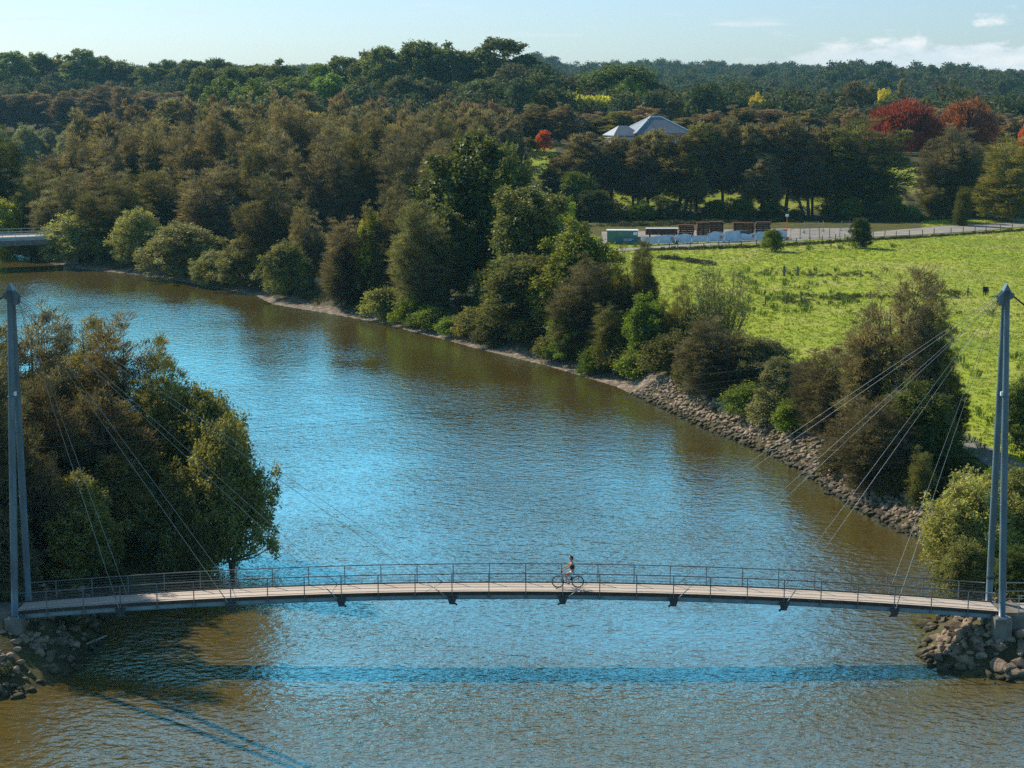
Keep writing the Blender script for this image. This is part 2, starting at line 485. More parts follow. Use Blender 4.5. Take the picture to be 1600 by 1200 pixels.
# ------------------------------------------------------------------ water
def water_mat(name, calm=False):
    m, nt, out = new_mat(name); L = nt.links
    tc = N(nt, 'ShaderNodeTexCoord')
    n0 = N(nt, 'ShaderNodeTexNoise', inp={'Scale': 0.03, 'Detail': 4.0}); L.new(tc.outputs['Object'], n0.inputs['Vector'])
    rp = N(nt, 'ShaderNodeValToRGB')
    rp.color_ramp.elements[0].position = 0.3; rp.color_ramp.elements[0].color = (0.098, 0.067, 0.014, 1)
    rp.color_ramp.elements[1].position = 0.7; rp.color_ramp.elements[1].color = (0.132, 0.094, 0.026, 1)
    L.new(n0.outputs['Fac'], rp.inputs[0])
    df = N(nt, 'ShaderNodeBsdfDiffuse'); L.new(rp.outputs[0], df.inputs[0])
    mp = N(nt, 'ShaderNodeMapping'); mp.inputs['Scale'].default_value = (0.75, 1.0, 1.0); mp.inputs['Rotation'].default_value = (0, 0, 0.25)
    L.new(tc.outputs['Object'], mp.inputs[0])
    w1 = N(nt, 'ShaderNodeTexNoise', inp={'Scale': 2.3, 'Detail': 3.0, 'Roughness': 0.5}); L.new(mp.outputs[0], w1.inputs['Vector'])
    w2 = N(nt, 'ShaderNodeTexNoise', inp={'Scale': 0.8, 'Detail': 2.0}); L.new(mp.outputs[0], w2.inputs['Vector'])
    ad = N(nt, 'ShaderNodeMath', operation='MULTIPLY_ADD'); ad.inputs[1].default_value = 0.9
    L.new(w2.outputs['Fac'], ad.inputs[0]); L.new(w1.outputs['Fac'], ad.inputs[2])
    # gusts: patches of stronger and weaker ripple
    gu = N(nt, 'ShaderNodeTexNoise', inp={'Scale': 0.045, 'Detail': 3.0}); L.new(tc.outputs['Object'], gu.inputs['Vector'])
    gr = N(nt, 'ShaderNodeMapRange'); gr.inputs['From Min'].default_value = 0.35; gr.inputs['From Max'].default_value = 0.65
    gr.inputs['To Min'].default_value = 0.35; gr.inputs['To Max'].default_value = 1.0
    L.new(gu.outputs['Fac'], gr.inputs['Value'])
    bp = N(nt, 'ShaderNodeBump', inp={'Strength': 0.8, 'Distance': 0.17}); L.new(ad.outputs[0], bp.inputs['Height'])
    # open reach near the footbridge is wind-ruffled, the sheltered upper reach is calmer
    sy = N(nt, 'ShaderNodeSeparateXYZ'); L.new(tc.outputs['Object'], sy.inputs[0])
    sh = N(nt, 'ShaderNodeMapRange'); sh.inputs['From Min'].default_value = 0.0; sh.inputs['From Max'].default_value = 95.0
    sh.inputs['To Min'].default_value = 1.0; sh.inputs['To Max'].default_value = 0.5; L.new(sy.outputs['Y'], sh.inputs['Value'])
    gm = N(nt, 'ShaderNodeMath', operation='MULTIPLY'); L.new(gr.outputs[0], gm.inputs[0]); L.new(sh.outputs[0], gm.inputs[1])
    L.new(gm.outputs[0], bp.inputs['Strength'])
    gl = N(nt, 'ShaderNodeBsdfGlossy', inp={'Roughness': 0.06, 'Color': (0.56, 1.0, 1.0, 1)}); L.new(bp.outputs[0], gl.inputs['Normal'])
    L.new(bp.outputs[0], df.inputs['Normal'])
    fr = N(nt, 'ShaderNodeFresnel', inp={'IOR': 1.36}); L.new(bp.outputs[0], fr.inputs['Normal'])
    ms = N(nt, 'ShaderNodeMixShader'); fm = N(nt, 'ShaderNodeMath', operation='MULTIPLY_ADD', use_clamp=True); fm.inputs[1].default_value = 2.4; fm.inputs[2].default_value = 0.0; L.new(fr.outputs[0], fm.inputs[0]); fx = N(nt, 'ShaderNodeMath', operation='MINIMUM'); fx.inputs[1].default_value = 0.72; L.new(fm.outputs[0], fx.inputs[0]); L.new(fx.outputs[0], ms.inputs[0]); L.new(df.outputs[0], ms.inputs[1]); L.new(gl.outputs[0], ms.inputs[2])
    L.new(ms.outputs[0], out.inputs[0])
    return m


M_WATER = water_mat('river_water')
wv = [(-420, -160, 0), (260, -160, 0), (260, 330, 0), (-420, 330, 0)]
w_o = link('river_water', mesh_np('river_water', wv, [(0, 1, 2, 3)]), M_WATER); tag(w_o, kind='structure')
# distant pond glimpsed through the wood
pa = [ground(px, py, 2.6) for px, py in ((22, 240), (82, 238), (88, 246), (60, 249), (18, 247))]
lk = link('pond_water', mesh_np('pond_water', [(p[0], p[1], 2.6) for p in pa], [(0, 4, 3, 2, 1)]), M_WATER); tag(lk, kind='structure')


# ------------------------------------------------------------------ draped strips (road, paths)
def strip(name, pts, width, mat, lift=0.05, seg=1.5, zfix=None):
    P = np.array(pts, float)
    L_ = np.concatenate([[0], np.cumsum(np.hypot(*np.diff(P, axis=0).T))])
    s = np.arange(0, L_[-1], seg)
    xs = np.interp(s, L_, P[:, 0]); ys = np.interp(s, L_, P[:, 1])
    for _ in range(6):
        xs[1:-1] = (xs[:-2] + 2 * xs[1:-1] + xs[2:]) / 4; ys[1:-1] = (ys[:-2] + 2 * ys[1:-1] + ys[2:]) / 4
    tx = np.gradient(xs); ty = np.gradient(ys); l = np.hypot(tx, ty); nx, ny = -ty / l, tx / l
    V = []; k = 5
    w = np.interp(s, np.linspace(0, L_[-1], len(width)), width) if hasattr(width, '__len__') else np.full(len(s), width)
    for j in range(k):
        t = (j / (k - 1) - 0.5)
        x = xs + nx * w * t; y = ys + ny * w * t
        z = height(x, y) + lift if zfix is None else np.full(len(s), zfix)
        V.append(np.stack([x, y, z], -1))
    V = np.stack(V, 1).reshape(-1, 3)
    ii = np.arange(len(s) * k).reshape(len(s), k)
    F = np.stack([ii[:-1, :-1], ii[1:, :-1], ii[1:, 1:], ii[:-1, 1:]], -1).reshape(-1, 4)
    me = mesh_np(name, V, F, smooth=True)
    me.flip_normals() if False else None
    o = link(name, me, mat); tag(o, kind='structure')
    return o


def gp(px, py, z=2.0):
    return ground(px, py, z)[:2]


strip('gravel_road', [gp(960, 391), gp(1080, 383), gp(1200, 377), gp(1330, 369), gp(1420, 363), gp(1500, 357), gp(1570, 352), gp(1680, 345)],
      [4, 4, 4.5, 6, 11, 13, 9, 7], M_GRAVEL, zfix=2.03)
# ground of the works yard
yd = [gp(940, 382), gp(1235, 374), gp(1335, 366), gp(1335, 356), gp(1230, 357), gp(940, 362)]
yo = link('works_yard_ground', mesh_np('works_yard_ground', [(p[0], p[1], 2.018) for p in yd], [(0, 1, 2, 3, 4, 5)]), M_GRAVEL); tag(yo, kind='structure')
strip('riverside_path', [gp(330, 425, 1.9), gp(400, 430, 1.9), gp(470, 437, 1.9), gp(540, 450, 1.9), gp(640, 468, 1.9), gp(760, 490, 1.9), gp(880, 520, 1.9)], 3.2, M_ASPH, lift=0.08)
strip('footpath', [gp(1455, 655), gp(1490, 683), gp(1520, 700), gp(1565, 722), gp(1600, 745), gp(1640, 800), gp(1660, 880), gp(1640, 935)], [2.6, 2.8, 3.2, 2.4, 2.2], M_ASPH, lift=0.08)

# ================================================================== FOOTBRIDGE
BX = -0.25
HALF = 27.0


def deck_z(x):
    return 2.75 + 1.15 * (1 - ((x - BX) / HALF) ** 2)


bridge = empty('cable_stayed_footbridge', (0, 0, 0))
tag(bridge, 'arched timber-decked footbridge hung by cables from two tall blue-grey masts across the river', 'bridge')


def arch_bar(y0, y1, dz0, dz1, xa, xb, n=56):
    xs = np.linspace(xa, xb, n)
    V = []; F = []
    for x in xs:
        z = deck_z(x)
        V += [(x, y0, z + dz0), (x, y1, z + dz0), (x, y1, z + dz1), (x, y0, z + dz1)]
    for i in range(n - 1):
        for j in range(4):
            a, b = i * 4 + j, i * 4 + (j + 1) % 4
            F.append((a, a + 4, b + 4, b))
    F.append((0, 1, 2, 3)); F.append(tuple((n - 1) * 4 + j for j in (3, 2, 1, 0)))
    return V, F


xa, xb = BX - 26.85, BX + 26.85
b = MB(); b.add(*arch_bar(-0.88, 0.88, -0.10, 0.0, xa, xb)); deck = b.build('deck', M_DECK, bridge)
for s in (-1, 1):
    b = MB(); b.add(*arch_bar(s * 0.885 if s > 0 else -0.955, 0.955 if s > 0 else -0.885, -0.15, 0.045, xa, xb)); b.build('kerb', M_KERB, bridge)
for s in (-1, 1):
    b = MB()
    b.add(*arch_bar(s * 0.86 - 0.02, s * 0.86 + 0.02, -0.37, -0.172, xa, xb))
    b.add(*arch_bar(s * 0.86 - 0.085, s * 0.86 + 0.085, -0.171, -0.152, xa, xb))
    b.add(*arch_bar(s * 0.86 - 0.085, s * 0.86 + 0.085, -0.39, -0.371, xa, xb))
    b.build('girder', M_GIRDER, bridge)

AN = [BX + k for k in (-21.07, -15.05, -9.03, -3.01, 3.01, 9.03, 15.05, 21.07)]
for i, x in enumerate(AN):
    sgn = 1 if x < BX else -1                       # the tail of the cable points away from its mast
    z = deck_z(x)
    b = MB()
    b.box((x, 0, z - 0.47), (0.14, 2.30, 0.15))
    for s in (-1, 1):
        y = s * 1.06
        for q in (-0.05, 0.05):
            V = [(x - 0.28, y + q - .012, z - .18), (x + 0.28, y + q - .012, z - .18), (x + 0.14, y + q - .012, z - .62), (x - 0.14, y + q - .012, z - .62)]
            V += [(a, y + q + .012, c) for a, _, c in V]
            b.add(V, [(0, 1, 2, 3), (7, 6, 5, 4), (0, 4, 5, 1), (1, 5, 6, 2), (2, 6, 7, 3), (3, 7, 4, 0)])
        b.tube([(x - sgn * .12, y, z - .34), (x + sgn * .27, y, z - .66)], 0.055, 6)
    b.build('cable_bracket', M_DARKSTEEL, bridge)

posts_x = [BX + 1.003 + 2.0067 * k for k in range(-13, 13)]
for s in (-1, 1):
    y = s * 0.985
    b = MB()
    xs = np.linspace(BX - 26.5, BX + 26.5, 54)
    b.tube([(x, y, deck_z(x) + 1.06) for x in xs], 0.030, 6)
    rail = b.build('railing', M_RAIL, bridge, smooth=True)
    w = MB()
    for hgt in (0.14, 0.30, 0.46, 0.62, 0.78, 0.92):
        w.tube([(x, y, deck_z(x) + hgt) for x in xs], 0.0065 if hgt > 0.2 else 0.013, 4)
    w.build('infill_wires', M_GALV, rail)
    for x in posts_x:
        p = MB(); z = deck_z(x)
        p.box((x, y, z + 0.39), (0.05, 0.045, 1.36)); p.box((x, y, z - 0.27), (0.12, 0.05, 0.1))
        p.build('post', M_RAIL, rail)

for s in (-1, 1):                                   # masts
    mx = BX + s * 26.75 + (0.12 if s > 0 else 0)
    tx = mx - s * 0.30
    TOPZ = 20.45
    m_ = MB()
    # cap: pointed plates over the joined legs, with cable lugs
    m_.add([(tx - .19, -.28, TOPZ - .15), (tx + .19, -.28, TOPZ - .15), (tx + .19, .28, TOPZ - .15), (tx - .19, .28, TOPZ - .15), (tx, -.22, TOPZ + .22), (tx, .22, TOPZ + .22)],
           [(0, 1, 4), (2, 3, 5), (1, 2, 5, 4), (3, 0, 4, 5), (0, 3, 2, 1)])
    m_.box((tx, 0, TOPZ - .35), (.36, .52, .40))
    for q in (-.22, -.08, .08, .22):
        V = [(tx - s * .1, q - .015, TOPZ - .1), (tx - s * .44, q - .015, TOPZ - .45), (tx - s * .38, q - .015, TOPZ - .88), (tx - s * .1, q - .015, TOPZ - 1.02)]
        V += [(a, q + .015, c) for a, _, c in V]
        m_.add(V, [(0, 1, 2, 3), (7, 6, 5, 4), (0, 4, 5, 1), (1, 5, 6, 2), (2, 6, 7, 3), (3, 7, 4, 0)])
    for q in (-.16, .16):
        V = [(tx + s * .1, q - .015, TOPZ - .15), (tx + s * .42, q - .015, TOPZ - .32), (tx + s * .36, q - .015, TOPZ - .56), (tx + s * .1, q - .015, TOPZ - .7)]
        V += [(a, q + .015, c) for a, _, c in V]
        m_.add(V, [(0, 1, 2, 3), (7, 6, 5, 4), (0, 4, 5, 1), (1, 5, 6, 2), (2, 6, 7, 3), (3, 7, 4, 0)])
    mast = m_.build('mast', M_STEEL, bridge)
    for t in (-1, 1):
        b = MB()
        yb = t * 1.28
        zs = np.linspace(0, 1, 12)
        pts = [(mx + (tx - mx) * q, yb + (t * .20 - yb) * q, 2.66 + (TOPZ - .15 - 2.66) * q) for q in zs]
        rad = [0.185 + 0.02 * math.sin(math.pi * min(1, q * 1.2)) - 0.035 * q for q in zs]
        b.tube(pts, rad, 20)
        for q in (0.35, 0.68):
            c = [mx + (tx - mx) * q, yb + (t * .20 - yb) * q, 2.66 + (TOPZ - .15 - 2.66) * q]
            b.tube([(c[0], c[1], c[2] - .02), (c[0], c[1], c[2] + .02)], 0.212, 20)
        leg = b.build('leg', M_STEEL, mast, smooth=False)
        for pl in leg.data.polygons: pl.use_smooth = len(pl.vertices) == 4
        b = MB(); b.box((mx, yb, 2.63), (.62, .62, .05))
        for ax in (-.24, .24):
            for ay in (-.24, .24): b.tube([(mx + ax, yb + ay, 2.64), (mx + ax, yb + ay, 2.72)], .03, 6)
        b.build('base_plate', M_GALV, mast)
        b = MB(); b.box((mx, yb - (0.0), 1.95), (.92, .80, 1.30)); b.box((mx, yb, 0.7), (1.25, 1.1, 1.2))
        b.build('plinth', M_CONC, mast)
    b = MB(); q = 0.69
    b.box((mx + (tx - mx) * q - s * .21, -.55, 2.66 + 17.6 * q), (.12, .14, .2)); b.build('lamp_fitting', plain('white_fitting', (.75, .75, .74), .4, var=.05), mast)
    if s > 0:
        b = MB(); b.tube([(mx, 1.19, 4.05), (mx, 1.18, 4.2)], .235, 16); b.build('band', M_DARKSTEEL, mast)
    anchors = [x for x in AN if (x - BX) * s > 0]
    anchors.sort(key=lambda x: -abs(x - BX))
    for i, x in enumerate(anchors):
        for t in (-1, 1):
            b = MB()
            ta = (tx - s * (.42 - .015 * i), t * (.22 if i % 2 else .08), TOPZ - .92 + .16 * i)
            be = (x, t * 1.06, deck_z(x) - .42)
            b.tube([ta, be], 0.0125, 6)
            d = (Vector(be) - Vector(ta)).normalized()
            e = Vector(be)
            b.tube([e - d * 1.1, e - d * 0.1], 0.026, 6)          # swaged turnbuckle at the deck
            b.build('stay_cable', M_CABLE, bridge, smooth=True)
    for t in (-1, 1):
        b = MB(); b.tube([(tx + s * .38, t * .16, TOPZ - .45), (mx + s * 23.0, t * 2.6, 2.2)], 0.026, 6); b.build('back_stay', M_DARKSTEEL, bridge, smooth=True)
    b = MB(); ax = BX + s * 27.6
    b.box((ax, 0, 1.55), (1.45, 2.1, 2.2)); b.box((ax + s * .05, 0, 2.70), (1.3, 1.9, .08))
    b.build('abutment', M_CONC, bridge)
    # approach slab and its guard rails beyond the mast
    b = MB(); b.box((BX + s * 31.4, 0, 2.57), (6.2, 2.1, .22)); b.build('approach_slab', M_ROADCONC, bridge)

# guard rail at the right end of the bridge
for y, nm in ((-1.15, 'near'), (1.3, 'far')):
    gr = empty('guard_rail', (BX + 27.6, y, 2.68))
    tag(gr, 'grey tube guard rail beside the %s edge of the path past the right mast' % nm, 'railing', 'guard rails at the bridge end')
    b = MB(); b.tube([(.2, 0, 1.08), (5.6, 0, 1.08)], .028, 6); b.tube([(.2, 0, .6), (5.6, 0, .6)], .02, 6); b.tube([(.2, 0, .16), (5.6, 0, .16)], .02, 6)
    b.build('rail', M_GALV, gr)
    for k in range(4):
        b = MB(); b.tube([(.2 + 1.8 * k, 0, 0), (.2 + 1.8 * k, 0, 1.1)], .028, 6); b.build('post', M_GALV, gr)
bo = empty('bollard', (BX + 29.1, 0.75, 2.68)); tag(bo, 'short dark bollard standing on the path beside the right mast', 'bollard')
b = MB(); b.tube([(0, 0, 0), (0, 0, .98)], [.085, .08], 12); b.build('shaft', M_DARKSTEEL, bo)
b = MB(); b.tube([(0, 0, .98), (0, 0, 1.02), (0, 0, 1.06)], [.085, .075, .03], 12); b.build('cap', M_GALV, bo)

# ================================================================== CYCLIST
M_TYRE = plain('tyre_rubber', (.015, .015, .016), .8, var=.2)
M_FRAME = plain('pale_blue_paint', (.50, .62, .68), .35, var=.05, spec=.5)
M_BLACK = plain('black_plastic', (.02, .02, .022), .5, var=.2)
M_SKIN = plain('skin', (.48, .22, .13), .55, var=.08, scale=8)
M_HAIR = plain('dark_hair', (.02, .013, .009), .6, var=.3, scale=20)
M_TOP = plain('black_top', (.018, .018, .022), .85, var=.2)
M_SHORT = plain('white_shorts', (.72, .74, .75), .85, var=.06)
M_SHOE = plain('grey_shoes', (.45, .45, .46), .7, var=.1)
BKX, BKY = 3.08, -0.05
BKZ = deck_z(BKX) + 0.004
bike = empty('bicycle', (BKX, BKY, BKZ))
tag(bike, 'pale blue step-through bicycle with rear rack being ridden along the bridge deck', 'bicycle')
RW = 0.345
for xw in (-0.56, 0.53):
    b = MB(); b.ring((xw, 0, RW), RW - .024, .024, n=40, k=8); wheel = b.build('wheel', M_TYRE, bike, smooth=True)
    b = MB(); b.ring((xw, 0, RW), RW - .06, .012, n=36, k=6); b.build('rim', M_GALV, wheel, smooth=True)
    b = MB(); b.tube([(xw, -.05, RW), (xw, .05, RW)], .03, 8)
    for k in range(18):
        a = 2 * math.pi * k / 18
        b.tube([(xw, .02 * (-1) ** k, RW), (xw + (RW - .065) * math.cos(a), 0, RW + (RW - .065) * math.sin(a))], .0025, 4)
    b.build('spokes', M_GALV, wheel)
b = MB()
b.tube([(-.40, 0, .86), (-.44, 0, .72), (-.30, 0, .50), (-.02, 0, .33)], .026, 8)     # low step-through tube
b.tube([(-.41, 0, .80), (-.25, 0, .62), (.10, 0, .46)], .02, 8)
b.tube([(-.02, 0, .33), (.17, 0, .80)], .022, 8)
for q in (-.05, .05):
    b.tube([(-.02, q * .5, .33), (.53, q, RW)], .012, 6); b.tube([(.12, q * .4, .66), (.53, q, RW)], .011, 6)
    b.tube([(-.42, q, .66), (-.50, q, .48), (-.56, q, RW)], .014, 6)
b.tube([(-.42, -.05, .66), (-.42, .05, .66)], .018, 6)
b.build('frame', M_FRAME, bike, smooth=True)
b = MB(); b.tube([(-.40, 0, .84), (-.365, 0, 1.0)], .018, 8)
b.tube([(-.30, -.29, 1.03), (-.36, -.2, 1.03), (-.40, 0, 1.0), (-.36, .2, 1.03), (-.30, .29, 1.03)], .013, 6)
hb = b.build('handlebar', M_BLACK, bike, smooth=True)
for q in (-1, 1):
    g = MB(); g.tube([(-.355, q * .21, 1.03), (-.295, q * .30, 1.03)], .019, 8); g.build('grip', M_BLACK, hb)
b = MB(); b.tube([(.17, 0, .80), (.19, 0, .85)], .016, 8)
V, F_ = [], []
for i, (x, w_, z) in enumerate(((.06, .025, .865), (.12, .05, .87), (.24, .10, .875), (.31, .11, .88), (.34, .08, .88))):
    V += [(x, -w_, z), (x, w_, z), (x, w_ * .8, z - .05), (x, -w_ * .8, z - .05)]
for i in range(4):
    for j in range(4): F_.append((i * 4 + j, i * 4 + (j + 1) % 4, i * 4 + 4 + (j + 1) % 4, i * 4 + 4 + j))
F_ += [(0, 3, 2, 1), (16, 17, 18, 19)]
b.add(V, F_); b.build('saddle', M_BLACK, bike)
b = MB(); b.ring((-.02, -.05, .33), .08, .008, n=20, k=4); b.tube([(-.02, -.05, .33), (-.10, -.07, .46)], .011, 6); b.tube([(-.02, .05, .33), (.06, .07, .20)], .011, 6)
b.box((-.10, -.12, .465), (.09, .09, .02)); b.box((.06, .12, .195), (.09, .09, .02)); b.build('crank', M_BLACK, bike)
b = MB()
for q in (-.06, .06): b.tube([(.16, q, .72), (.75, q, .74)], .007, 5); b.tube([(.53, q * 1.1, RW), (.6, q, .74)], .006, 5)
for k in range(4): b.tube([(.3 + .14 * k, -.06, .735), (.3 + .14 * k, .06, .735)], .005, 5)
b.build('rear_rack', M_BLACK, bike)
b = MB(); b.add([(.09, -.045, .45), (.17, -.045, .66), (.27, -.045, .63), (.19, -.045, .42), (.09, .045, .45), (.17, .045, .66), (.27, .045, .63), (.19, .045, .42)],
                [(0, 1, 2, 3), (7, 6, 5, 4), (0, 4, 5, 1), (1, 5, 6, 2), (2, 6, 7, 3), (3, 7, 4, 0)]); b.build('battery', M_BLACK, bike)


def skinned(name, verts, edges, radii, mat, parent, root=0, sub=2):
    me = bpy.data.meshes.new(name); me.from_pydata(verts, edges, []); me.update()
    o = link(name, me, mat, parent)
    md = o.modifiers.new('skin', 'SKIN'); md.use_smooth_shade = True
    for i, sv in enumerate(me.skin_vertices[0].data):
        r = radii[i]; sv.radius = r if isinstance(r, tuple) else (r, r); sv.use_root = (i == root)
    s = o.modifiers.new('sub', 'SUBSURF'); s.levels = sub; s.render_levels = sub
    return o


person = empty('person', (BKX, BKY, BKZ))
tag(person, 'person in black singlet and white shorts cycling over the bridge, both hands on the handlebar', 'person')
# 0 pelvis 1 waist 2 chest 3 neck base 4 neck 5 head-low 6 head-mid 7 head-top
pv = [(.25, 0, .93), (.235, 0, 1.08), (.215, 0, 1.27), (.195, 0, 1.42), (.175, 0, 1.50), (.145, 0, 1.585), (.15, 0, 1.67), (.16, 0, 1.735)]
pr = [(.125, .15), (.095, .125), (.10, .14), (.075, .10), .05, .075, .095, .07]
pe = [(i, i + 1) for i in range(7)]


def addp(p, r, frm):
    pv.append(p); pr.append(r); pe.append((frm, len(pv) - 1)); return len(pv) - 1


for s in (-1, 1):
    sh = addp((.195, s * .16, 1.40), .058, 3); el0 = addp((.07, s * .20, 1.27), .044, sh); el = addp((-.03, s * .225, 1.175), .037, el0)
    wr = addp((-.26, s * .245, 1.075), .026, el); addp((-.30, s * .25, 1.058), .03, wr)
    hp = addp((.23, s * .09, .88), .098, 0)
    if s < 0:
        k = addp((-.17, s * .12, .80), .058, hp); c_ = addp((-.145, s * .12, .68), .052, k); an = addp((-.075, s * .115, .52), .032, c_)
        addp((-.10, s * .115, .495), .032, an)
    else:
        k = addp((-.10, s * .12, .62), .058, hp); c_ = addp((-.06, s * .12, .50), .052, k); an = addp((.085, s * .115, .27), .032, c_)
        addp((.06, s * .115, .235), .032, an)
body = skinned('body', pv, pe, pr, M_SKIN, person)
# face: nose, eyes, mouth and ears
b = MB()
b.tube([(.065, 0, 1.665), (.04, 0, 1.635), (.06, 0, 1.625)], [.010, .017, .012], 6)
fa = b.build('nose', M_SKIN, person, smooth=True)
for s in (-1, 1):
    b = MB(); b.tube([(.062, s * .035 - .012, 1.672), (.060, s * .035, 1.674), (.062, s * .035 + .012, 1.672)], [.004, .008, .004], 6)
    b.build('eye', M_BLACK, person)
b = MB(); b.tube([(.072, -.025, 1.592), (.062, 0, 1.590), (.072, .025, 1.592)], [.004, .007, .004], 6); b.build('mouth', plain('lips', (.35, .10, .08), .5, var=.1), person)
for s in (-1, 1):
    b = MB(); b.tube([(.165, s * .088, 1.69), (.172, s * .102, 1.665), (.162, s * .088, 1.63)], [.008, .015, .008], 6); b.build('ear', M_SKIN, person, smooth=True)
# fingers: four and a thumb closed round each grip
for s in (-1, 1):
    hv, he, hr = [(-.275, s * .25, 1.066)], [], [.030]
    for k in range(4):
        y = s * (.222 + .019 * k)
        ln = (.9, 1.0, .96, .78)[k]
        i0 = len(hv)
        hv += [(-.305, y, 1.062), (-.305 - .038 * ln, y, 1.052), (-.305 - .045 * ln, y, 1.024), (-.318, y, 1.004)]
        hr += [.011, .010, .009, .008]
        he += [(0, i0), (i0, i0 + 1), (i0 + 1, i0 + 2), (i0 + 2, i0 + 3)]
    i0 = len(hv)
    hv += [(-.288, s * .212, 1.050), (-.305, s * .205, 1.026), (-.325, s * .212, 1.010)]; hr += [.012, .010, .009]
    he += [(0, i0), (i0, i0 + 1), (i0 + 1, i0 + 2)]
    skinned('hand', hv, he, hr, M_SKIN, person, sub=1)
# clothes
skinned('singlet', [(.240, 0, 1.02), (.230, 0, 1.12), (.215, 0, 1.27), (.20, 0, 1.385)], [(0, 1), (1, 2), (2, 3)], [(.115, .142), (.105, .136), (.114, .155), (.085, .115)], M_TOP, person)
sv = [(.25, 0, .955), (.24, 0, 1.03), (.23, -.095, .89), (.06, -.115, .86), (.23, .095, .89), (.08, .115, .77)]
skinned('shorts', sv, [(0, 1), (0, 2), (2, 3), (0, 4), (4, 5)], [(.135, .160), (.115, .14), .108, .09, .108, .09], M_SHORT, person)
# hair: cap and a knot at the back, light visor at the brow
skinned('hair', [(.165, 0, 1.70), (.175, 0, 1.745), (.215, 0, 1.69), (.235, 0, 1.63), (.245, 0, 1.57)], [(0, 1), (0, 2), (2, 3), (3, 4)], [(.10, .10), .085, .075, .06, .03], M_HAIR, person)
skinned('headband', [(.10, -.06, 1.735), (.085, 0, 1.745), (.10, .06, 1.735)], [(0, 1), (1, 2)], [.028, .034, .028], M_SHORT, person, root=1, sub=1)
for s, (x, z) in ((-1, (-.10, .492)), (1, (.06, .228))):
    skinned('shoe', [(x + .06, s * .115, z + .012), (x, s * .115, z), (x - .09, s * .115, z - .008), (x - .135, s * .115, z - .012)], [(0, 1), (1, 2), (2, 3)], [.042, .044, .040, .028], M_SHOE, person, sub=1)

# ================================================================== TREES
def unit(n, r):
    v = r.normal(size=(n, 3)); return v / np.linalg.norm(v, axis=1, keepdims=True)


def nrm(v):
    return v / np.maximum(np.linalg.norm(v, axis=-1, keepdims=True), 1e-9)


def leaf_quads(P, A, L_, W_, r):
    n = len(P)
    S = nrm(np.cross(A, unit(n, r)))
    L_ = L_[:, None]; W_ = W_[:, None]
    V = np.stack([P, P + A * L_ * .5 + S * W_, P + A * L_, P + A * L_ * .5 - S * W_], 1).reshape(-1, 3)
    return V


def crown(lobes, per, lp, ll, lw, mode, r, cr=0.35, inner=0.5, upb=0.25, keep=None):
    """lobes (k,6) -> leaf mesh arrays; each lobe is a cloud of leaf clumps with gaps between"""
    Vs, tint, tips, centres = [], [], [], []
    zmin = (lobes[:, 2] - lobes[:, 5]).min(); zmax = (lobes[:, 2] + lobes[:, 5]).max()
    ctr = np.array([lobes[:, 0].mean(), lobes[:, 1].mean(), 0])
    for lb in lobes:
        k = max(4, int(per * (lb[3] * lb[4] * lb[5]) ** (2 / 3) / np.mean((lobes[:, 3] * lobes[:, 4] * lobes[:, 5]) ** (2 / 3))))
        d = unit(k, r); d[:, 2] += upb; d = nrm(d)
        fr = r.uniform(inner, 1.0, k) ** 0.8 * np.where(r.uniform(0, 1, k) > .85, r.uniform(1.05, 1.4, k), 1)
        c = lb[:3] + d * fr[:, None] * lb[3:6]
        ltint = r.uniform(-.15, .15)
        n = k * lp
        ci = np.repeat(np.arange(k), lp)
        out = nrm((c - ctr) * np.array([1, 1, 0.0]) + 1e-6)
        P = c[ci] + r.normal(size=(n, 3)) * cr * np.array([1, 1, .8])
        rnd = unit(n, r)
        if mode == 'spray':
            A = nrm(d[ci] * .55 + out[ci] * .25 + np.array([0, 0, .55]) + rnd * .55)
        elif mode == 'droop':
            A = nrm(d[ci] * .4 + out[ci] * .3 + np.array([0, 0, -.55]) + rnd * .5)
        elif mode == 'up':
            A = nrm(np.array([0, 0, 1.0]) + out[ci] * .35 + rnd * .35)
        else:
            A = rnd.copy(); A[:, 2] *= .55; A = nrm(A + out[ci] * .2)
        Ls = ll * r.uniform(.6, 1.25, n); Ws = lw * r.uniform(.7, 1.25, n)
        Vs.append(leaf_quads(P, A, Ls, Ws, r))
        ct = r.uniform(0, 1, k)
        tint.append(np.clip(.55 * ct[ci] + .45 * r.uniform(0, 1, n) + ltint, 0, 1.2))
        zz = (P[:, 2] - zmin) / (zmax - zmin)
        tips.append(np.clip(sstep(.25, .95, zz) * (.35 + .8 * ct[ci]) * (.4 + .6 * fr[ci]) + .35 * (r.uniform(0, 1, k) > .75)[ci], 0, 1))
        centres.append(c)
    V = np.concatenate(Vs)
    F = np.arange(len(V)).reshape(-1, 4)
    return V, F, np.concatenate(tint), np.concatenate(tips), centres


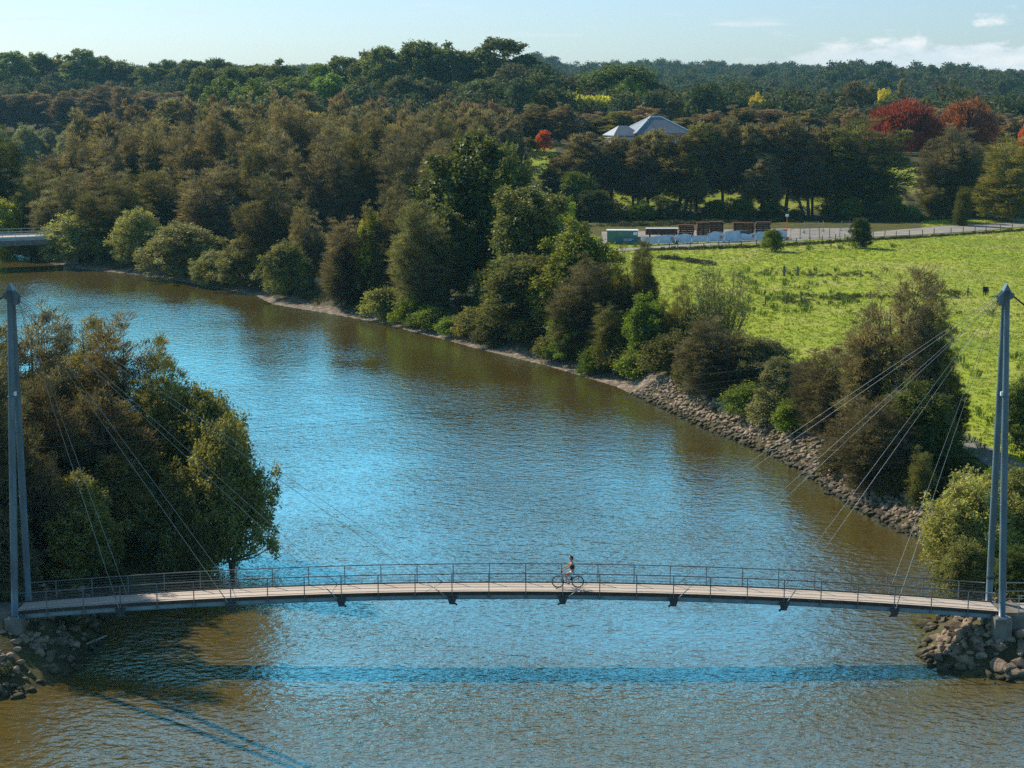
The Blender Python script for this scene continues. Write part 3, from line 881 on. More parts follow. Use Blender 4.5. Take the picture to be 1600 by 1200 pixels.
def limbs(trunks, lobes, centres, r, rt=0.2, sub=5, k=5, leafy=True):
    b = MB()
    for tr in trunks: b.tube(tr[0], tr[1], 7)
    allp = [(Vector(p), ra) for tr in trunks for p, ra in zip(*tr)]
    for lb, cs in zip(lobes, centres):
        c = Vector(lb[:3])
        # attach below the lobe on the nearest trunk
        best = min(allp, key=lambda q: (q[0] - c).length + (4 if q[0].z > c.z - .1 * lb[5] else 0))
        a, ra = best
        mid = a.lerp(c, .5) + Vector((r.uniform(-.2, .2), r.uniform(-.2, .2), -.06 * (c - a).length))
        r0 = min(ra * .7, rt)
        b.tube([a, mid, c], [r0, r0 * .65, r0 * .3], k, caps=False)
        for i in r.choice(len(cs), min(sub, len(cs)), replace=False):
            e = Vector(cs[i]); m2 = c.lerp(e, .5) + Vector((r.uniform(-.15, .15),) * 3)
            b.tube([mid.lerp(c, r.uniform(.3, 1)), m2, e], [r0 * .32, r0 * .2, r0 * .08], 4, caps=False)
    return b


PROTO = {}


def reg(kind, trunk_me, crown_me, mat_t, mat_c):
    co = np.empty(len(crown_me.vertices) * 3, np.float32); crown_me.vertices.foreach_get('co', co); co = co.reshape(-1, 3)
    Hh = np.percentile(co[:, 2], 99.7); Wd = np.percentile(co[:, 0], 98) - np.percentile(co[:, 0], 2)
    Wy = np.percentile(co[:, 1], 98) - np.percentile(co[:, 1], 2)
    trunk_me.materials.append(mat_t); crown_me.materials.append(mat_c)
    PROTO.setdefault(kind, []).append((trunk_me, crown_me, float(Hh), float((Wd + Wy) / 2)))


def proto_she_oak(seed, H=18., Wd=8., dens=1.25, ll=.50, lw=.028, low=.12, kind='she_oak', mode='spray', lobes_n=15, mat=None):
    r = np.random.default_rng(seed)
    n_st = 1 if r.uniform() < .6 else 2
    trunks = []
    for q in range(n_st):
        o = np.array([0, 0]) if q == 0 else r.uniform(-.6, .6, 2)
        lean = r.uniform(-.9, .9, 2)
        hs = np.linspace(0, 1, 9)
        pts = [(o[0] + lean[0] * h + .25 * math.sin(5 * h + seed), o[1] + lean[1] * h + .25 * math.cos(4 * h + seed), h * H * (.9 if q == 0 else .75)) for h in hs]
        trunks.append((pts, [.02 + .21 * (1 - h) ** .8 * H / 18 for h in hs]))
    lb = []
    nl = max(4, int(round(lobes_n / 3 + r.uniform(0, 1.5))))
    for q in range(nl):                               # several upright plumes of unequal height make one crown
        a = q * 2.4 + r.uniform(-.5, .5)
        off = 0 if q == 0 else Wd * r.uniform(.18, .38)
        hq = H * (1 if q == 0 else r.uniform(.5, .95)); lo = H * low * r.uniform(.7, 1.5)
        wq = Wd * (.27 if q == 0 else r.uniform(.15, .23))
        lxq, lyq = r.uniform(-.06, .06, 2)
        m = 6
        for i in range(m):
            t = (i + .5) / m
            prof = (math.sin(math.pi * min(1, t * .72 + .24))) ** .75
            sz = max(.45, wq * prof * r.uniform(.7, 1.2))
            zc = lo + (hq - lo) * t
            vz = (hq - lo) / m * r.uniform(.95, 1.6)
            if zc + vz > hq: zc = hq - vz
            ra = off * (.55 + .45 * t) + r.uniform(-.3, .3)
            lb.append((ra * math.cos(a) + lxq * zc + r.uniform(-.35, .35) * wq, ra * math.sin(a) + lyq * zc + r.uniform(-.35, .35) * wq, zc, sz, sz, vz))
    for i in range(9):                                # wispy leaders breaking the outline
        a = r.uniform(0, 6.28); t = r.uniform(.4, 1.02)
        lb.append((math.cos(a) * Wd * .5 * (1.12 - t * .85), math.sin(a) * Wd * .5 * (1.12 - t * .85), t * H, .32, .32, 1.2))
    lb = np.array(lb)
    V, F, ti, tp, cs = crown(lb, 30 * dens, 34, ll, lw, mode, r, cr=.21, inner=.5, upb=.1)
    cm = mesh_np(kind + '_crown', V, F, attrs={'tint': ('FACE', ti), 'tip': ('FACE', tp)})
    tb = limbs(trunks, lb, cs, r, rt=.09, sub=4)
    reg(kind, tb.mesh(kind + '_trunk'), cm, M_BARK, mat or M_FOL)


def proto_round(seed, kind, H, Wd, lobes_n, per, lp, ll, lw, trunkh=.25, stems=1, flat=1.0, mat=None, lobe=.34, bark=None, shell=.62, mode='leaf', cr=.3, rt=.16, inner=.5, low=.30, jag=0):
    """broad crown made of many uneven lobes on a dome"""
    r = np.random.default_rng(seed)
    trunks = []
    for q in range(stems):
        a = q * 6.28 / stems + r.uniform(0, 1); sp_ = (0 if stems == 1 else Wd * .16)
        tipx, tipy = math.cos(a) * sp_ * 1.6 + r.uniform(-.5, .5), math.sin(a) * sp_ * 1.6 + r.uniform(-.5, .5)
        hs = np.linspace(0, 1, 6)
        pts = [(tipx * h ** 1.2 + .15 * math.sin(h * 6 + q), tipy * h ** 1.2, h * H * .62) for h in hs]
        trunks.append((pts, [rt * (1.1 - .75 * h) for h in hs]))
    lb = []
    for i in range(lobes_n):
        u = (i + .5) / lobes_n
        el = math.asin(min(1, u ** .8)) if True else 0
        a = i * 2.39996 + r.uniform(-.35, .35)
        sz = Wd / 2 * lobe * (r.uniform(.65, 1.25) if not jag else r.choice([.5, .75, 1.0, 1.35]) * r.uniform(.85, 1.15))
        rr = Wd / 2 - sz * .9
        f = shell + (1 - shell) * r.uniform(0, 1)
        x = math.cos(a) * math.cos(el) * rr * f; y = math.sin(a) * math.cos(el) * rr * f
        zc = H * low + (H * (1 - low) - sz * .8 * flat) * math.sin(el) * r.uniform(.85, 1.03)
        lb.append((x, y, zc, sz, sz, sz * (.8 if not jag else r.uniform(.75, 1.25)) * flat))
    for i in range(14 * jag):                         # ragged sprigs beyond the main outline
        a = r.uniform(0, 6.28); el = r.uniform(.05, 1.45); f = r.uniform(.92, 1.06)
        lb.append((math.cos(a) * math.cos(el) * Wd / 2 * f, math.sin(a) * math.cos(el) * Wd / 2 * f, H * low + H * (1 - low) * math.sin(el) * f * .97, .32 * H / 8, .32 * H / 8, .55 * H / 8))
    for i in range(max(2, lobes_n // 6)):
        a = r.uniform(0, 6.28)
        lb.append((math.cos(a) * Wd * .16, math.sin(a) * Wd * .16, H * r.uniform(.45, .7), Wd * .15, Wd * .15, H * .15))
    lb = np.array(lb)
    V, F, ti, tp, cs = crown(lb, per, lp, ll, lw, mode, r, cr=cr, inner=inner)
    cm = mesh_np(kind + '_crown', V, F, attrs={'tint': ('FACE', ti), 'tip': ('FACE', tp)})
    tb = limbs(trunks, lb, cs, r, rt=rt * .5, sub=4)
    reg(kind, tb.mesh(kind + '_trunk'), cm, bark or M_BARK, mat or M_FOL)


for s in range(5): proto_she_oak(100 + s, Wd=[8, 7, 9, 8.5, 7.5][s], lobes_n=[15, 14, 17, 16, 13][s])
for s in range(5): proto_she_oak(150 + s, dens=1.0, ll=.75, lw=.055, kind='far_she_oak', Wd=[9, 8, 10, 8.5, 9.5][s], low=.2)
for s in range(4): proto_she_oak(170 + s, kind='line_she_oak', dens=1.0, low=.33, ll=.65, lw=.045, Wd=[8, 7.5, 9, 8][s])
for s in range(3): proto_she_oak(180 + s, H=6, Wd=2.4, dens=.5, ll=.32, lw=.022, kind='young_conifer', low=.05, lobes_n=10)
for s in range(3): proto_round(200 + s, 'mangrove', 7.5, 9, 28, 30, 30, .30, .05, stems=4, mat=M_GLOSSY, cr=.19, rt=.12, low=.14, lobe=.30, shell=.5, jag=1)
for s in range(2): proto_round(220 + s, 'overhang_mangrove', 7.5, 9, 26, 32, 30, .30, .05, stems=4, mat=M_GLOSSY, cr=.19, rt=.12, low=.42, lobe=.30, shell=.5, jag=1)
for s in range(3): proto_round(230 + s, 'leafy', 16, 14, 40, 38, 26, .46, .12, mat=M_GLOSSY, cr=.32, rt=.3, low=.16, lobe=.25, shell=.5, jag=1)
for s in range(3): proto_round(250 + s, 'bushy', 9, 8, 26, 30, 30, .32, .055, stems=3, mat=M_FOL, cr=.2, rt=.12, low=.1, lobe=.31, shell=.5, jag=1)
for s in range(4): proto_round(300 + s, 'gum', 26, 20, 26, 26, 22, .85, .2, flat=.9, mat=M_FOL, cr=.4, rt=.42, low=.34, lobe=.24, bark=M_PALEBARK, shell=.75, inner=.3)
for s in range(2): proto_round(330 + s, 'dome', 16, 19, 40, 46, 16, .75, .10, mat=M_FOL, cr=.5, rt=.35, low=.22, lobe=.24, mode='up', shell=.85)
for s in range(3): proto_round(350 + s, 'shrub', 2.6, 3.4, 12, 34, 18, .17, .045, stems=3, mat=M_FOL, cr=.17, rt=.04, low=.1)


def proto_willow(seed):
    r = np.random.default_rng(seed); b = MB(); tips = []
    H = 10.
    b.tube([(0, 0, 0), (.1, 0, .9), (.1, .1, 1.6)], [.2, .17, .15], 7)
    for i in range(46):
        a = r.uniform(0, 6.28); sp_ = r.uniform(.15, 1) ** .7 * 2.9; h = H * r.uniform(.68, 1) * (1 - .022 * sp_ ** 2)
        p = [(.1, .1, 1.4), (math.cos(a) * sp_ * .45, math.sin(a) * sp_ * .45, h * .42), (math.cos(a) * sp_ * .85, math.sin(a) * sp_ * .85, h * .75), (math.cos(a) * sp_, math.sin(a) * sp_, h)]
        b.tube(p, [.05, .032, .018, .006], 4, caps=False)
        for t in r.uniform(.45, 1, 16):
            q = np.array([np.interp(t, [0, .4, .75, 1], [c[j] for c in p]) for j in range(3)])
            e = q + np.array([r.normal() * .35, r.normal() * .35, r.uniform(.3, .9)])
            b.tube([q, e], [.009, .004], 3, caps=False); tips.append(q * .3 + e * .7)
    tips = np.array(tips)
    n = len(tips) * 7; ci = np.repeat(np.arange(len(tips)), 7)
    P = tips[ci] + r.normal(size=(n, 3)) * .22
    A = nrm(unit(n, r) * .6 + np.array([0, 0, .6]))
    V = leaf_quads(P, A, r.uniform(.15, .32, n), np.full(n, .03), r)
    cm = mesh_np('willow_crown', V, np.arange(4 * n).reshape(-1, 4), attrs={'tint': ('FACE', r.uniform(0, 1, n)), 'tip': ('FACE', r.uniform(0, 1, n))})
    reg('willow', b.mesh('willow_trunk'), cm, M_BARK, M_FOL)


proto_willow(5)


def proto_bamboo(seed):
    r = np.random.default_rng(seed); b = MB(); lb = []
    for i in range(16):
        a = r.uniform(0, 6.28); s_ = r.uniform(.2, 1) * 4.0; h = r.uniform(6.5, 10)
        b.tube([(math.cos(a) * s_ * .25, math.sin(a) * s_ * .25, 0), (math.cos(a) * s_ * .5, math.sin(a) * s_ * .5, h * .6), (math.cos(a) * s_, math.sin(a) * s_, h)], [.05, .04, .02], 4)
        lb.append((math.cos(a) * s_ * .85, math.sin(a) * s_ * .85, h * .8, .75, .75, h * .24))
        lb.append((math.cos(a) * s_ * .5, math.sin(a) * s_ * .5, h * .42, .8, .8, h * .25))
    V, F, ti, tp, cs = crown(np.array(lb), 22, 14, .75, .10, 'up', r, cr=.4)
    cm = mesh_np('bamboo_crown', V, F, attrs={'tint': ('FACE', ti), 'tip': ('FACE', tp)})
    reg('bamboo', b.mesh('bamboo_canes'), cm, M_WOOD, M_FOL)


proto_bamboo(3)
NAMES = {'she_oak': 'she_oak_tree', 'far_she_oak': 'she_oak_tree', 'line_she_oak': 'she_oak_tree', 'young_conifer': 'young_she_oak', 'mangrove': 'mangrove_tree', 'overhang_mangrove': 'mangrove_tree', 'leafy': 'broadleaf_tree', 'bushy': 'bushy_tree',
         'gum': 'gum_tree', 'dome': 'deciduous_tree', 'shrub': 'shrub', 'willow': 'bare_willow_tree', 'bamboo': 'bamboo_clump', 'cypress': 'cypress_tree'}
COL = {'olive': (0.137, 0.135, 0.046), 'brown': (0.144, 0.127, 0.077), 'grey': (0.161, 0.143, 0.081), 'mang': (0.218, 0.224, 0.067), 'dark': (0.072, 0.092, 0.026), 'green': (0.151, 0.209, 0.033),
       'lime': (0.244, 0.266, 0.032), 'gum': (0.101, 0.131, 0.046), 'purple': (0.189, 0.137, 0.096), 'red': (.30, .032, .030), 'redbrown': (.28, .075, .045), 'yellow': (0.573, 0.452, 0.065), 'orange': (.5, .11, .03),
       'leaf': (0.119, 0.151, 0.036), 'sage': (0.172, 0.173, 0.082)}
ncount = {}
TREES = []


def tree(kind, px, top, D, wpx, col, rust, label, group=None, cat='tree', var=None, name=None, hmin=1.2, proto=None):
    P = PROTO[proto or kind]
    i = ncount.get(kind, 0); ncount[kind] = i + 1
    tm, cm, Hh, Wd = P[(i if var is None else var) % len(P)]
    g = at_dist(px, top, D)
    z0 = hz(g[0], g[1]) - .08
    h = max(hmin, g[2] - z0)
    depth = D * cp + (CAM[2] - g[2]) * sp
    w = wpx * depth / FPX
    root = empty(name or NAMES[kind], (g[0], g[1], z0), random.uniform(0, 6.28))
    root.scale = (w / Wd, w / Wd, h / Hh)
    tag(root, label, cat, group)
    t = link('trunk' if kind not in ('shrub', 'bamboo') else 'stems', tm, None, root)
    c = link('crown' if kind not in ('shrub', 'bamboo') else 'leaves', cm, None, root)
    base = COL[col] if isinstance(col, str) else col
    j = random.uniform(.7, 1.3)
    c.color = (base[0] * j * random.uniform(.94, 1.06), base[1] * j, base[2] * j, rust * .8)
    TREES.append((root, px, top, h, w))
    return root


order = sorted(range(len(FAR)), key=lambda i: i)
_bp = np.array([azpx(np.array([p[0]]), np.array([p[1]]))[0] for p in FAR[:30]]); _bd = np.array([p[1] - CAM[1] for p in FAR[:30]])


def DB(px):
    return float(np.interp(px, _bp, _bd))


ORD = 'first second third fourth fifth sixth seventh eighth ninth tenth eleventh twelfth thirteenth fourteenth fifteenth sixteenth seventeenth eighteenth nineteenth twentieth twenty-first twenty-second twenty-third twenty-fourth twenty-fifth twenty-sixth twenty-seventh twenty-eighth twenty-ninth thirtieth'.split()

# ---------------- left near bank: thicket behind the left mast
G = 'trees in the thicket behind the left mast'
for a in [
    ('she_oak', -25, 520, 110, 150, 'brown', .5, 'brown she-oak at the left frame edge, behind the left mast'),
    ('she_oak', -75, 500, 96, 170, 'brown', .3, 'tall shading she-oak at the very left frame edge, beside the bridge approach'),
    ('she_oak', -20, 560, 99, 110, 'brown', .3, 'brown she-oak behind the foot of the left mast at the frame edge'),
    ('she_oak', -140, 500, 101, 170, 'olive', .3, 'outermost tall she-oak past the left frame edge'),
    ('she_oak', 52, 486, 113, 125, 'brown', .45, 'tallest brown she-oak just right of the left mast head'),
    ('she_oak', 118, 505, 116, 120, 'olive', .35, 'olive she-oak with a pale sunlit crown, under the left stay cables'),
    ('she_oak', 178, 500, 114, 110, 'brown', .35, 'slim she-oak with feathery top against the water, in the left thicket'),
    ('she_oak', 225, 545, 111, 120, 'olive', .3, 'sloping-crowned she-oak in the left thicket, right of the slim feathery one'),
    ('she_oak', 85, 590, 105, 130, 'brown', .4, 'lower brown she-oak inside the left thicket, right beside the mast'),
    ('she_oak', 160, 615, 106, 130, 'brown', .2, 'shaded she-oak in the middle of the left thicket'),
    ('mangrove', 268, 592, 110, 105, 'mang', .15, 'yellow-green mangrove crowning the right slope of the left thicket'),
    ('overhang_mangrove', 318, 614, 109, 110, 'mang', .2, 'sunlit olive mangrove on the shoulder of the left thicket'),
    ('mangrove', 356, 655, 104.5, 118, 'mang', .3, 'outermost mangrove of the left thicket, reaching out over the river'),
    ('mangrove', 215, 700, 105, 120, 'olive', .1, 'dark mangrove low in the middle of the left thicket'),
    ('mangrove', 285, 730, 104, 110, 'olive', .1, 'shaded mangrove at the waterline below the left thicket'),
    ('mangrove', 175, 715, 103, 120, 'olive', .1, 'dark leafy mangrove behind the yellow-green one near the deck'),
    ('mangrove', 112, 742, 98.5, 120, 'mang', .1, 'yellow-green mangrove beside the bridge deck, right of the left mast'),
    ('she_oak', 55, 715, 97, 80, 'brown', .3, 'small wispy she-oak standing between the left mast legs and the deck'),
    ('bushy', -20, 780, 91, 110, 'brown', .2, 'dark bushy tree at the left frame edge, beside the left mast foot'),
]: tree(*a, group=G)

# ---------------- far bank, front row from the road bridge to the right
G = 'trees along the far bank'
tree('bushy', 8, 312, 318, 55, 'lime', .1, 'light green tree beyond the far end of the road bridge', group=G)
tree('she_oak', -12, 205, 330, 90, 'dark', .1, 'dark tall tree at the left frame edge beyond the road bridge', group=G)
tree('she_oak', 45, 290, 322, 60, 'olive', .2, 'olive she-oak directly beyond the road bridge deck', group=G)
for kind, px, top, off, w, col, rust, lab in [
    ('mangrove', 118, 335, 6, 92, 'mang', .15, 'yellow-green mangrove beside the end of the concrete road bridge'),
    ('she_oak', 168, 284, 14, 95, 'olive', .3, 'olive she-oak rising behind the mangrove at the road bridge'),
    ('mangrove', 218, 328, 9, 78, 'mang', .1, 'mangrove with bare stems, second along the bank from the road bridge'),
    ('mangrove', 285, 350, 6, 112, 'mang', .35, 'wide rounded tan mangrove overhanging the far bank mud'),
    ('mangrove', 335, 393, 3.5, 66, 'mang', .35, 'low pale mangrove touching the water, right of the wide tan one'),
    ('mangrove', 383, 370, 6, 88, 'mang', .3, 'bushy tan-green mangrove left of the grey riverside path'),
    ('mangrove', 446, 380, 9, 72, 'mang', .1, 'open-stemmed mangrove standing in front of the grey riverside path'),
    ('she_oak', 425, 274, 20, 92, 'grey', .1, 'tall grey-olive she-oak behind the mangroves near the grey path'),
    ('she_oak', 480, 328, 18, 52, 'grey', .3, 'narrow grey-brown she-oak just right of the tall grey-olive one'),
    ('she_oak', 535, 345, 7, 85, 'brown', .8, 'rusty brown she-oak at the right end of the grey path'),
    ('bushy', 578, 335, 11, 45, 'lime', 0, 'small bright green tree wedged behind the rusty bank she-oak'),
    ('she_oak', 612, 283, 15, 82, 'grey', .1, 'grey-olive she-oak with a twin top, beside the pale green one'),
    ('she_oak', 662, 316, 11, 88, 'sage', .05, 'pale olive she-oak in front of the great dark broadleaf'),
    ('leafy', 745, 216, 36, 165, 'leaf', .15, 'great dark broadleaf tree, the largest crown on the far bank'),
    ('leafy', 800, 240, 38, 80, 'leaf', .15, 'dark broadleaf touching the right side of the greatest crown'),
    ('leafy', 825, 296, 24, 118, 'leaf', .5, 'brownish-green broadleaf in front, right of the greatest crown'),
    ('leafy', 700, 330, 20, 90, 'leaf', .0, 'lower dark broadleaf tucked below the greatest crown'),
    ('bushy', 884, 318, 40, 54, 'green', 0, 'fresh green bushy tree behind the yellow-topped bank tree'),
    ('bushy', 818, 402, 10, 112, 'olive', .0, 'broad olive bushy tree standing above the bare mud bank'),
    ('leafy', 905, 352, 17, 118, (.24, .25, .04), .0, 'tall yellow-topped tree left of the works yard container'),
    ('she_oak', 922, 405, 9, 95, 'brown', .3, 'brown she-oak drooping in front of the yellow-topped tree'),
    ('she_oak', 990, 380, 18, 66, 'olive', .1, 'dark narrow she-oak at the left corner of the pasture'),
    ('bushy', 893, 468, 6, 72, 'green', .1, 'green bushy tree low on the bank below the yellow-topped tree'),
    ('she_oak', 946, 478, 6, 62, 'olive', .2, 'wispy olive she-oak near the waterline below the dark narrow one'),
    ('bushy', 1012, 462, 12, 75, 'green', 0, 'vine-hung green tree under the dark narrow she-oak'),
    ('she_oak', 1062, 440, 18, 48, 'olive', .1, 'small dark she-oak just left of the bare willow'),
    ('willow', 1130, 404, 22, 98, (.16, .17, .06), .2, 'half-bare willow with fanning twigs at the pasture edge'),
    ('she_oak', 1122, 500, 9, 98, 'brown', .25, 'brown-green she-oak below the bare willow, above the riprap'),
    ('bushy', 1190, 528, 15, 92, 'sage', .2, 'grey-green bushy tree right of the bare willow'),
    ('bushy', 1222, 560, 10, 70, 'sage', .2, 'olive bushy tree left of the paired brown she-oaks'),
    ('she_oak', 1285, 545, 10, 95, 'brown', .55, 'left, lower one of the paired brown she-oaks on the riprap bank'),
    ('she_oak', 1408, 424, 17, 132, 'brown', .5, 'tallest brown she-oak on the right bank, crossed by the stay cables'),
    ('she_oak', 1352, 500, 14, 62, 'brown', .4, 'slim brown she-oak between the paired she-oaks and the tallest'),
    ('she_oak', 1470, 488, 18, 52, 'olive', .35, 'narrow dark spire she-oak against the pasture, right of the tallest'),
    ('she_oak', 1372, 620, 5, 115, 'brown', .35, 'low feathery brown she-oak in front of the tallest, above riprap'),
    ('bushy', 1430, 600, 12, 110, 'dark', .05, 'dark shaded bushy tree under the tallest right-bank she-oak'),
    ('young_conifer', 1440, 700, 4.5, 34, 'olive', .0, 'pointed young green she-oak in the shade above the riprap'),
    ('young_conifer', 1345, 722, 4, 36, 'olive', .0, 'short bushy young she-oak at the riprap edge'),
    ('she_oak', 1492, 580, 22, 50, 'dark', .1, 'leaning dark-branched tree beside the curved asphalt footpath'),
    ('bushy', 1482, 706, 12, 90, 'dark', .1, 'dark shrubby tree filling the shade below the footpath bend'),
]: tree(kind, px, top, DB(px) + off, w, col, rust, lab, group=G)

G = 'trees at the right end of the footbridge'
for a in [
    ('mangrove', 1525, 742, 101, 135, 'mang', 0, 'large yellow-green mangrove left of the right mast'),
    ('mangrove', 1600, 735, 103, 110, 'mang', 0, 'yellow-green mangrove behind the right mast at the frame edge'),
    ('mangrove', 1512, 845, 96.5, 80, 'mang', 0, 'low leafy mangrove touching the rail left of the right mast'),
    ('leafy', 1608, 590, 132, 70, 'leaf', 0, 'dark leafy tree at the right frame edge above the footpath'),
    ('bushy', 1592, 855, 93, 60, 'dark', 0, 'dark bush behind the guard rail at the right mast'),
    ('bushy', 1548, 735, 112, 50, 'green', 0, 'small green bush on the footpath verge left of the right mast'),
]: tree(*a, group=G)

# ---------------- shrubs along the far bank
G = 'shrubs along the far bank'
shr = [(597, 450, 3, 60, 'mang', 'tan mangrove shrub leaning over the mud'), (640, 462, 5, 50, 'green', 'dark green shrub'), (672, 480, 5, 60, 'green', 'leafy green shrub'),
       (705, 495, 4, 46, 'green', 'bright green shrub'), (740, 482, 6, 60, 'mang', 'yellow-green shrub'), (770, 500, 5, 55, 'olive', 'olive shrub'),
       (860, 525, 4, 50, 'olive', 'olive shrub'), (930, 540, 4, 50, 'green', 'small green shrub'), (968, 535, 7, 60, 'olive', 'brownish olive shrub'), (1000, 545, 8, 70, 'green', 'wide green shrub'),
       (1045, 520, 11, 75, 'olive', 'tall olive shrub'), (1080, 560, 8, 60, 'olive', 'olive shrub'), (1110, 470, 24, 60, 'green', 'green shrub below the willow'),
       (1165, 600, 7, 70, 'green', 'yellow-green shrub'), (1210, 610, 7, 70, 'sage', 'pale grassy shrub'), (1235, 625, 6, 50, 'green', 'small green shrub'), (1260, 560, 20, 60, 'sage', 'pale grey-green shrub'),
       (1305, 690, 4, 50, 'olive', 'olive shrub'), (1400, 735, 5, 50, 'olive', 'dark olive shrub'), (1475, 760, 7, 60, 'dark', 'dark shrub'), (1455, 690, 16, 60, 'dark', 'shaded dark shrub')]
for i, (px, top, off, w, col, lab) in enumerate(shr):
    tree('shrub', px, top, DB(px) + off, w, col, .15, '%s, %s along the far bank from the left' % (lab, ORD[i]), group=G, cat='shrub')


# ---------------- the woods behind: ranks of individual trees
def rank(kind, xs, top, jt, D, jd, w, cols, rust, where, desc, group, cat='tree', proto=None, topf=None):
    n = len(xs)
    k = 0
    for i, px in enumerate(xs):
        t = (topf(px) if topf else top) + random.uniform(-jt, jt)
        c, nm = cols[random.randrange(len(cols))]
        tree(kind, px + random.uniform(-7, 7), t, D + random.uniform(-jd, jd), w * random.uniform(.85, 1.25), c, min(1, max(0, rust + random.uniform(-.3, .3))),
             '%s %s, %s from the left in the %s' % (nm, desc, ORD[i], where), group=group, cat=cat, proto=proto)


BR = [('brown', 'rust-brown'), ('brown', 'rust-brown'), ('olive', 'olive-brown'), ('grey', 'grey-brown')]
PU = [('purple', 'purplish-brown'), ('purple', 'purplish-brown'), ('grey', 'grey-brown')]
GU = [('gum', 'dark green'), ('gum', 'dark green'), ('leaf', 'olive-green')]


def toplist(pts):
    xs, ys = zip(*pts)
    return lambda p: float(np.interp(p, xs, ys))


rank('she_oak', [95, 150, 205, 262, 318, 372, 430, 505, 560, 615, 668, 715], 0, 11, 322, 9, 80, [('brown', 'dark brown'), ('olive', 'dark olive')], .35, 'wood, front rank behind the bank', 'she-oak', 'she-oaks in the wood behind the far bank',
     topf=toplist([(90, 268), (200, 262), (320, 268), (372, 240), (430, 205), (505, 188), (560, 205), (620, 230), (715, 235)]))
rank('she_oak', [55, 80, 105, 132, 160, 187, 215, 232, 250, 275, 300, 322, 345, 372, 400, 427, 455, 477, 500, 524, 548, 574, 600, 625, 650, 675, 700, 730, 760], 0, 11, 350, 10, 68, BR, .75, 'wood, second rank behind the bank', 'she-oak', 'she-oaks in the wood behind the far bank',
     topf=toplist([(50, 252), (105, 240), (160, 208), (215, 212), (250, 186), (300, 200), (345, 205), (400, 192), (455, 180), (500, 184), (548, 186), (600, 190), (700, 196), (760, 205)]))
rank('far_she_oak', [130, 152, 175, 252, 330, 352, 375, 400, 425, 447, 470, 495, 520, 542, 565, 588, 612, 636, 660, 682, 705, 727, 750, 772, 795], 0, 9, 396, 14, 62, BR, .6, 'wood, third rank behind the bank', 'she-oak', 'she-oaks in the wood behind the far bank',
     topf=toplist([(130, 186), (200, 188), (330, 178), (470, 172), (600, 178), (705, 178), (800, 188), (890, 196)]))
rank('far_she_oak', [205, 255, 300, 345, 390, 440, 490, 540, 590, 640, 690, 735, 780, 830, 875], 0, 7, 490, 15, 58, PU, .4, 'purplish rank in mid-wood', 'she-oak', 'purplish she-oaks in the middle of the wood',
     topf=toplist([(205, 165), (300, 160), (400, 152), (520, 148), (640, 158), (780, 160), (875, 168)]))
rank('mangrove', [-5, 35, 70, 108], 200, 4, 640, 14, 60, [('sage', 'pale grey-green')], 0, 'pale clump around the distant pond', 'mangrove', 'pale mangroves by the distant pond')
rank('far_she_oak', [-10, 22, 54, 108, 135, 165, 198, 232, 268], 0, 6, 800, 30, 50, PU, .35, 'row below the left skyline gums', 'she-oak', 'purplish she-oaks below the left skyline',
     topf=toplist([(-10, 145), (58, 140), (128, 138), (200, 136), (268, 150)]))
rank('gum', [-12, 18, 52, 88, 118, 158, 192, 228, 262, 300, 338, 378], 0, 5, 960, 25, 62, GU, .05, 'left skyline row', 'gum', 'gum trees on the left skyline',
     topf=toplist([(-12, 84), (30, 88), (70, 86), (112, 76), (150, 92), (195, 91), (230, 96), (272, 88), (310, 94), (345, 94), (378, 100)]))
rank('gum', [320, 362, 405, 448, 492, 535, 575, 618, 850], 0, 5, 720, 20, 70, GU, .1, 'middle skyline row', 'gum', 'gum trees on the middle skyline',
     topf=toplist([(320, 108), (405, 104), (448, 92), (492, 98), (535, 90), (575, 84), (618, 88), (850, 122)]))
rank('leafy', [345, 400, 455, 515, 570, 625, 668, 715, 760, 805, 848], 0, 6, 640, 15, 62, [('gum', 'dark green'), ('leaf', 'olive-green'), ('green', 'fresh green')], .1, 'row below the middle skyline gums', 'broadleaf', 'broadleaf trees below the middle skyline',
     topf=toplist([(345, 128), (455, 120), (570, 122), (668, 128), (760, 130), (848, 142)]))
G = 'gum trees on the middle skyline'
for px, top, w, lab in [(597, 74, 64, 'rounded gum on the skyline left of the twin tall gums'), (660, 66, 82, 'left one of the two tallest open-crowned skyline gums'), (700, 68, 70, 'open-crowned skyline gum just left of the widest one'),
                        (728, 82, 54, 'thin-crowned gum in the gap left of the widest skyline tree'), (782, 61, 105, 'widest domed gum standing highest on the skyline'), (815, 92, 80, 'gum on the right shoulder of the widest skyline dome')]:
    tree('gum', px, top, 690, w, 'gum', .1, lab, group=G)
G = 'green trees beyond the house'
for kind, px, top, D, w, col, lab in [('leafy', 965, 104, 650, 118, 'leaf', 'big domed dark green tree on the rise left of the house'), ('leafy', 915, 118, 655, 75, 'leaf', 'olive tree on the left shoulder of the big green dome'),
                                      ('leafy', 985, 122, 635, 70, 'green', 'glossy green tree in front of the big green dome'),
                                      ('bamboo', 885, 142, 600, 55, 'lime', 'left yellow-green bamboo clump under the domed tree'), ('bamboo', 912, 152, 590, 50, 'lime', 'middle yellow-green bamboo clump under the domed tree'),
                                      ('bamboo', 938, 150, 592, 55, (.34, .32, .05), 'yellowest, right bamboo clump under the domed tree'), ('leafy', 862, 150, 610, 40, 'gum', 'dark round tree left of the bamboo')]:
    tree(kind, px, top, D, w, col, 0, lab, group=G, cat='bamboo' if kind == 'bamboo' else 'tree')

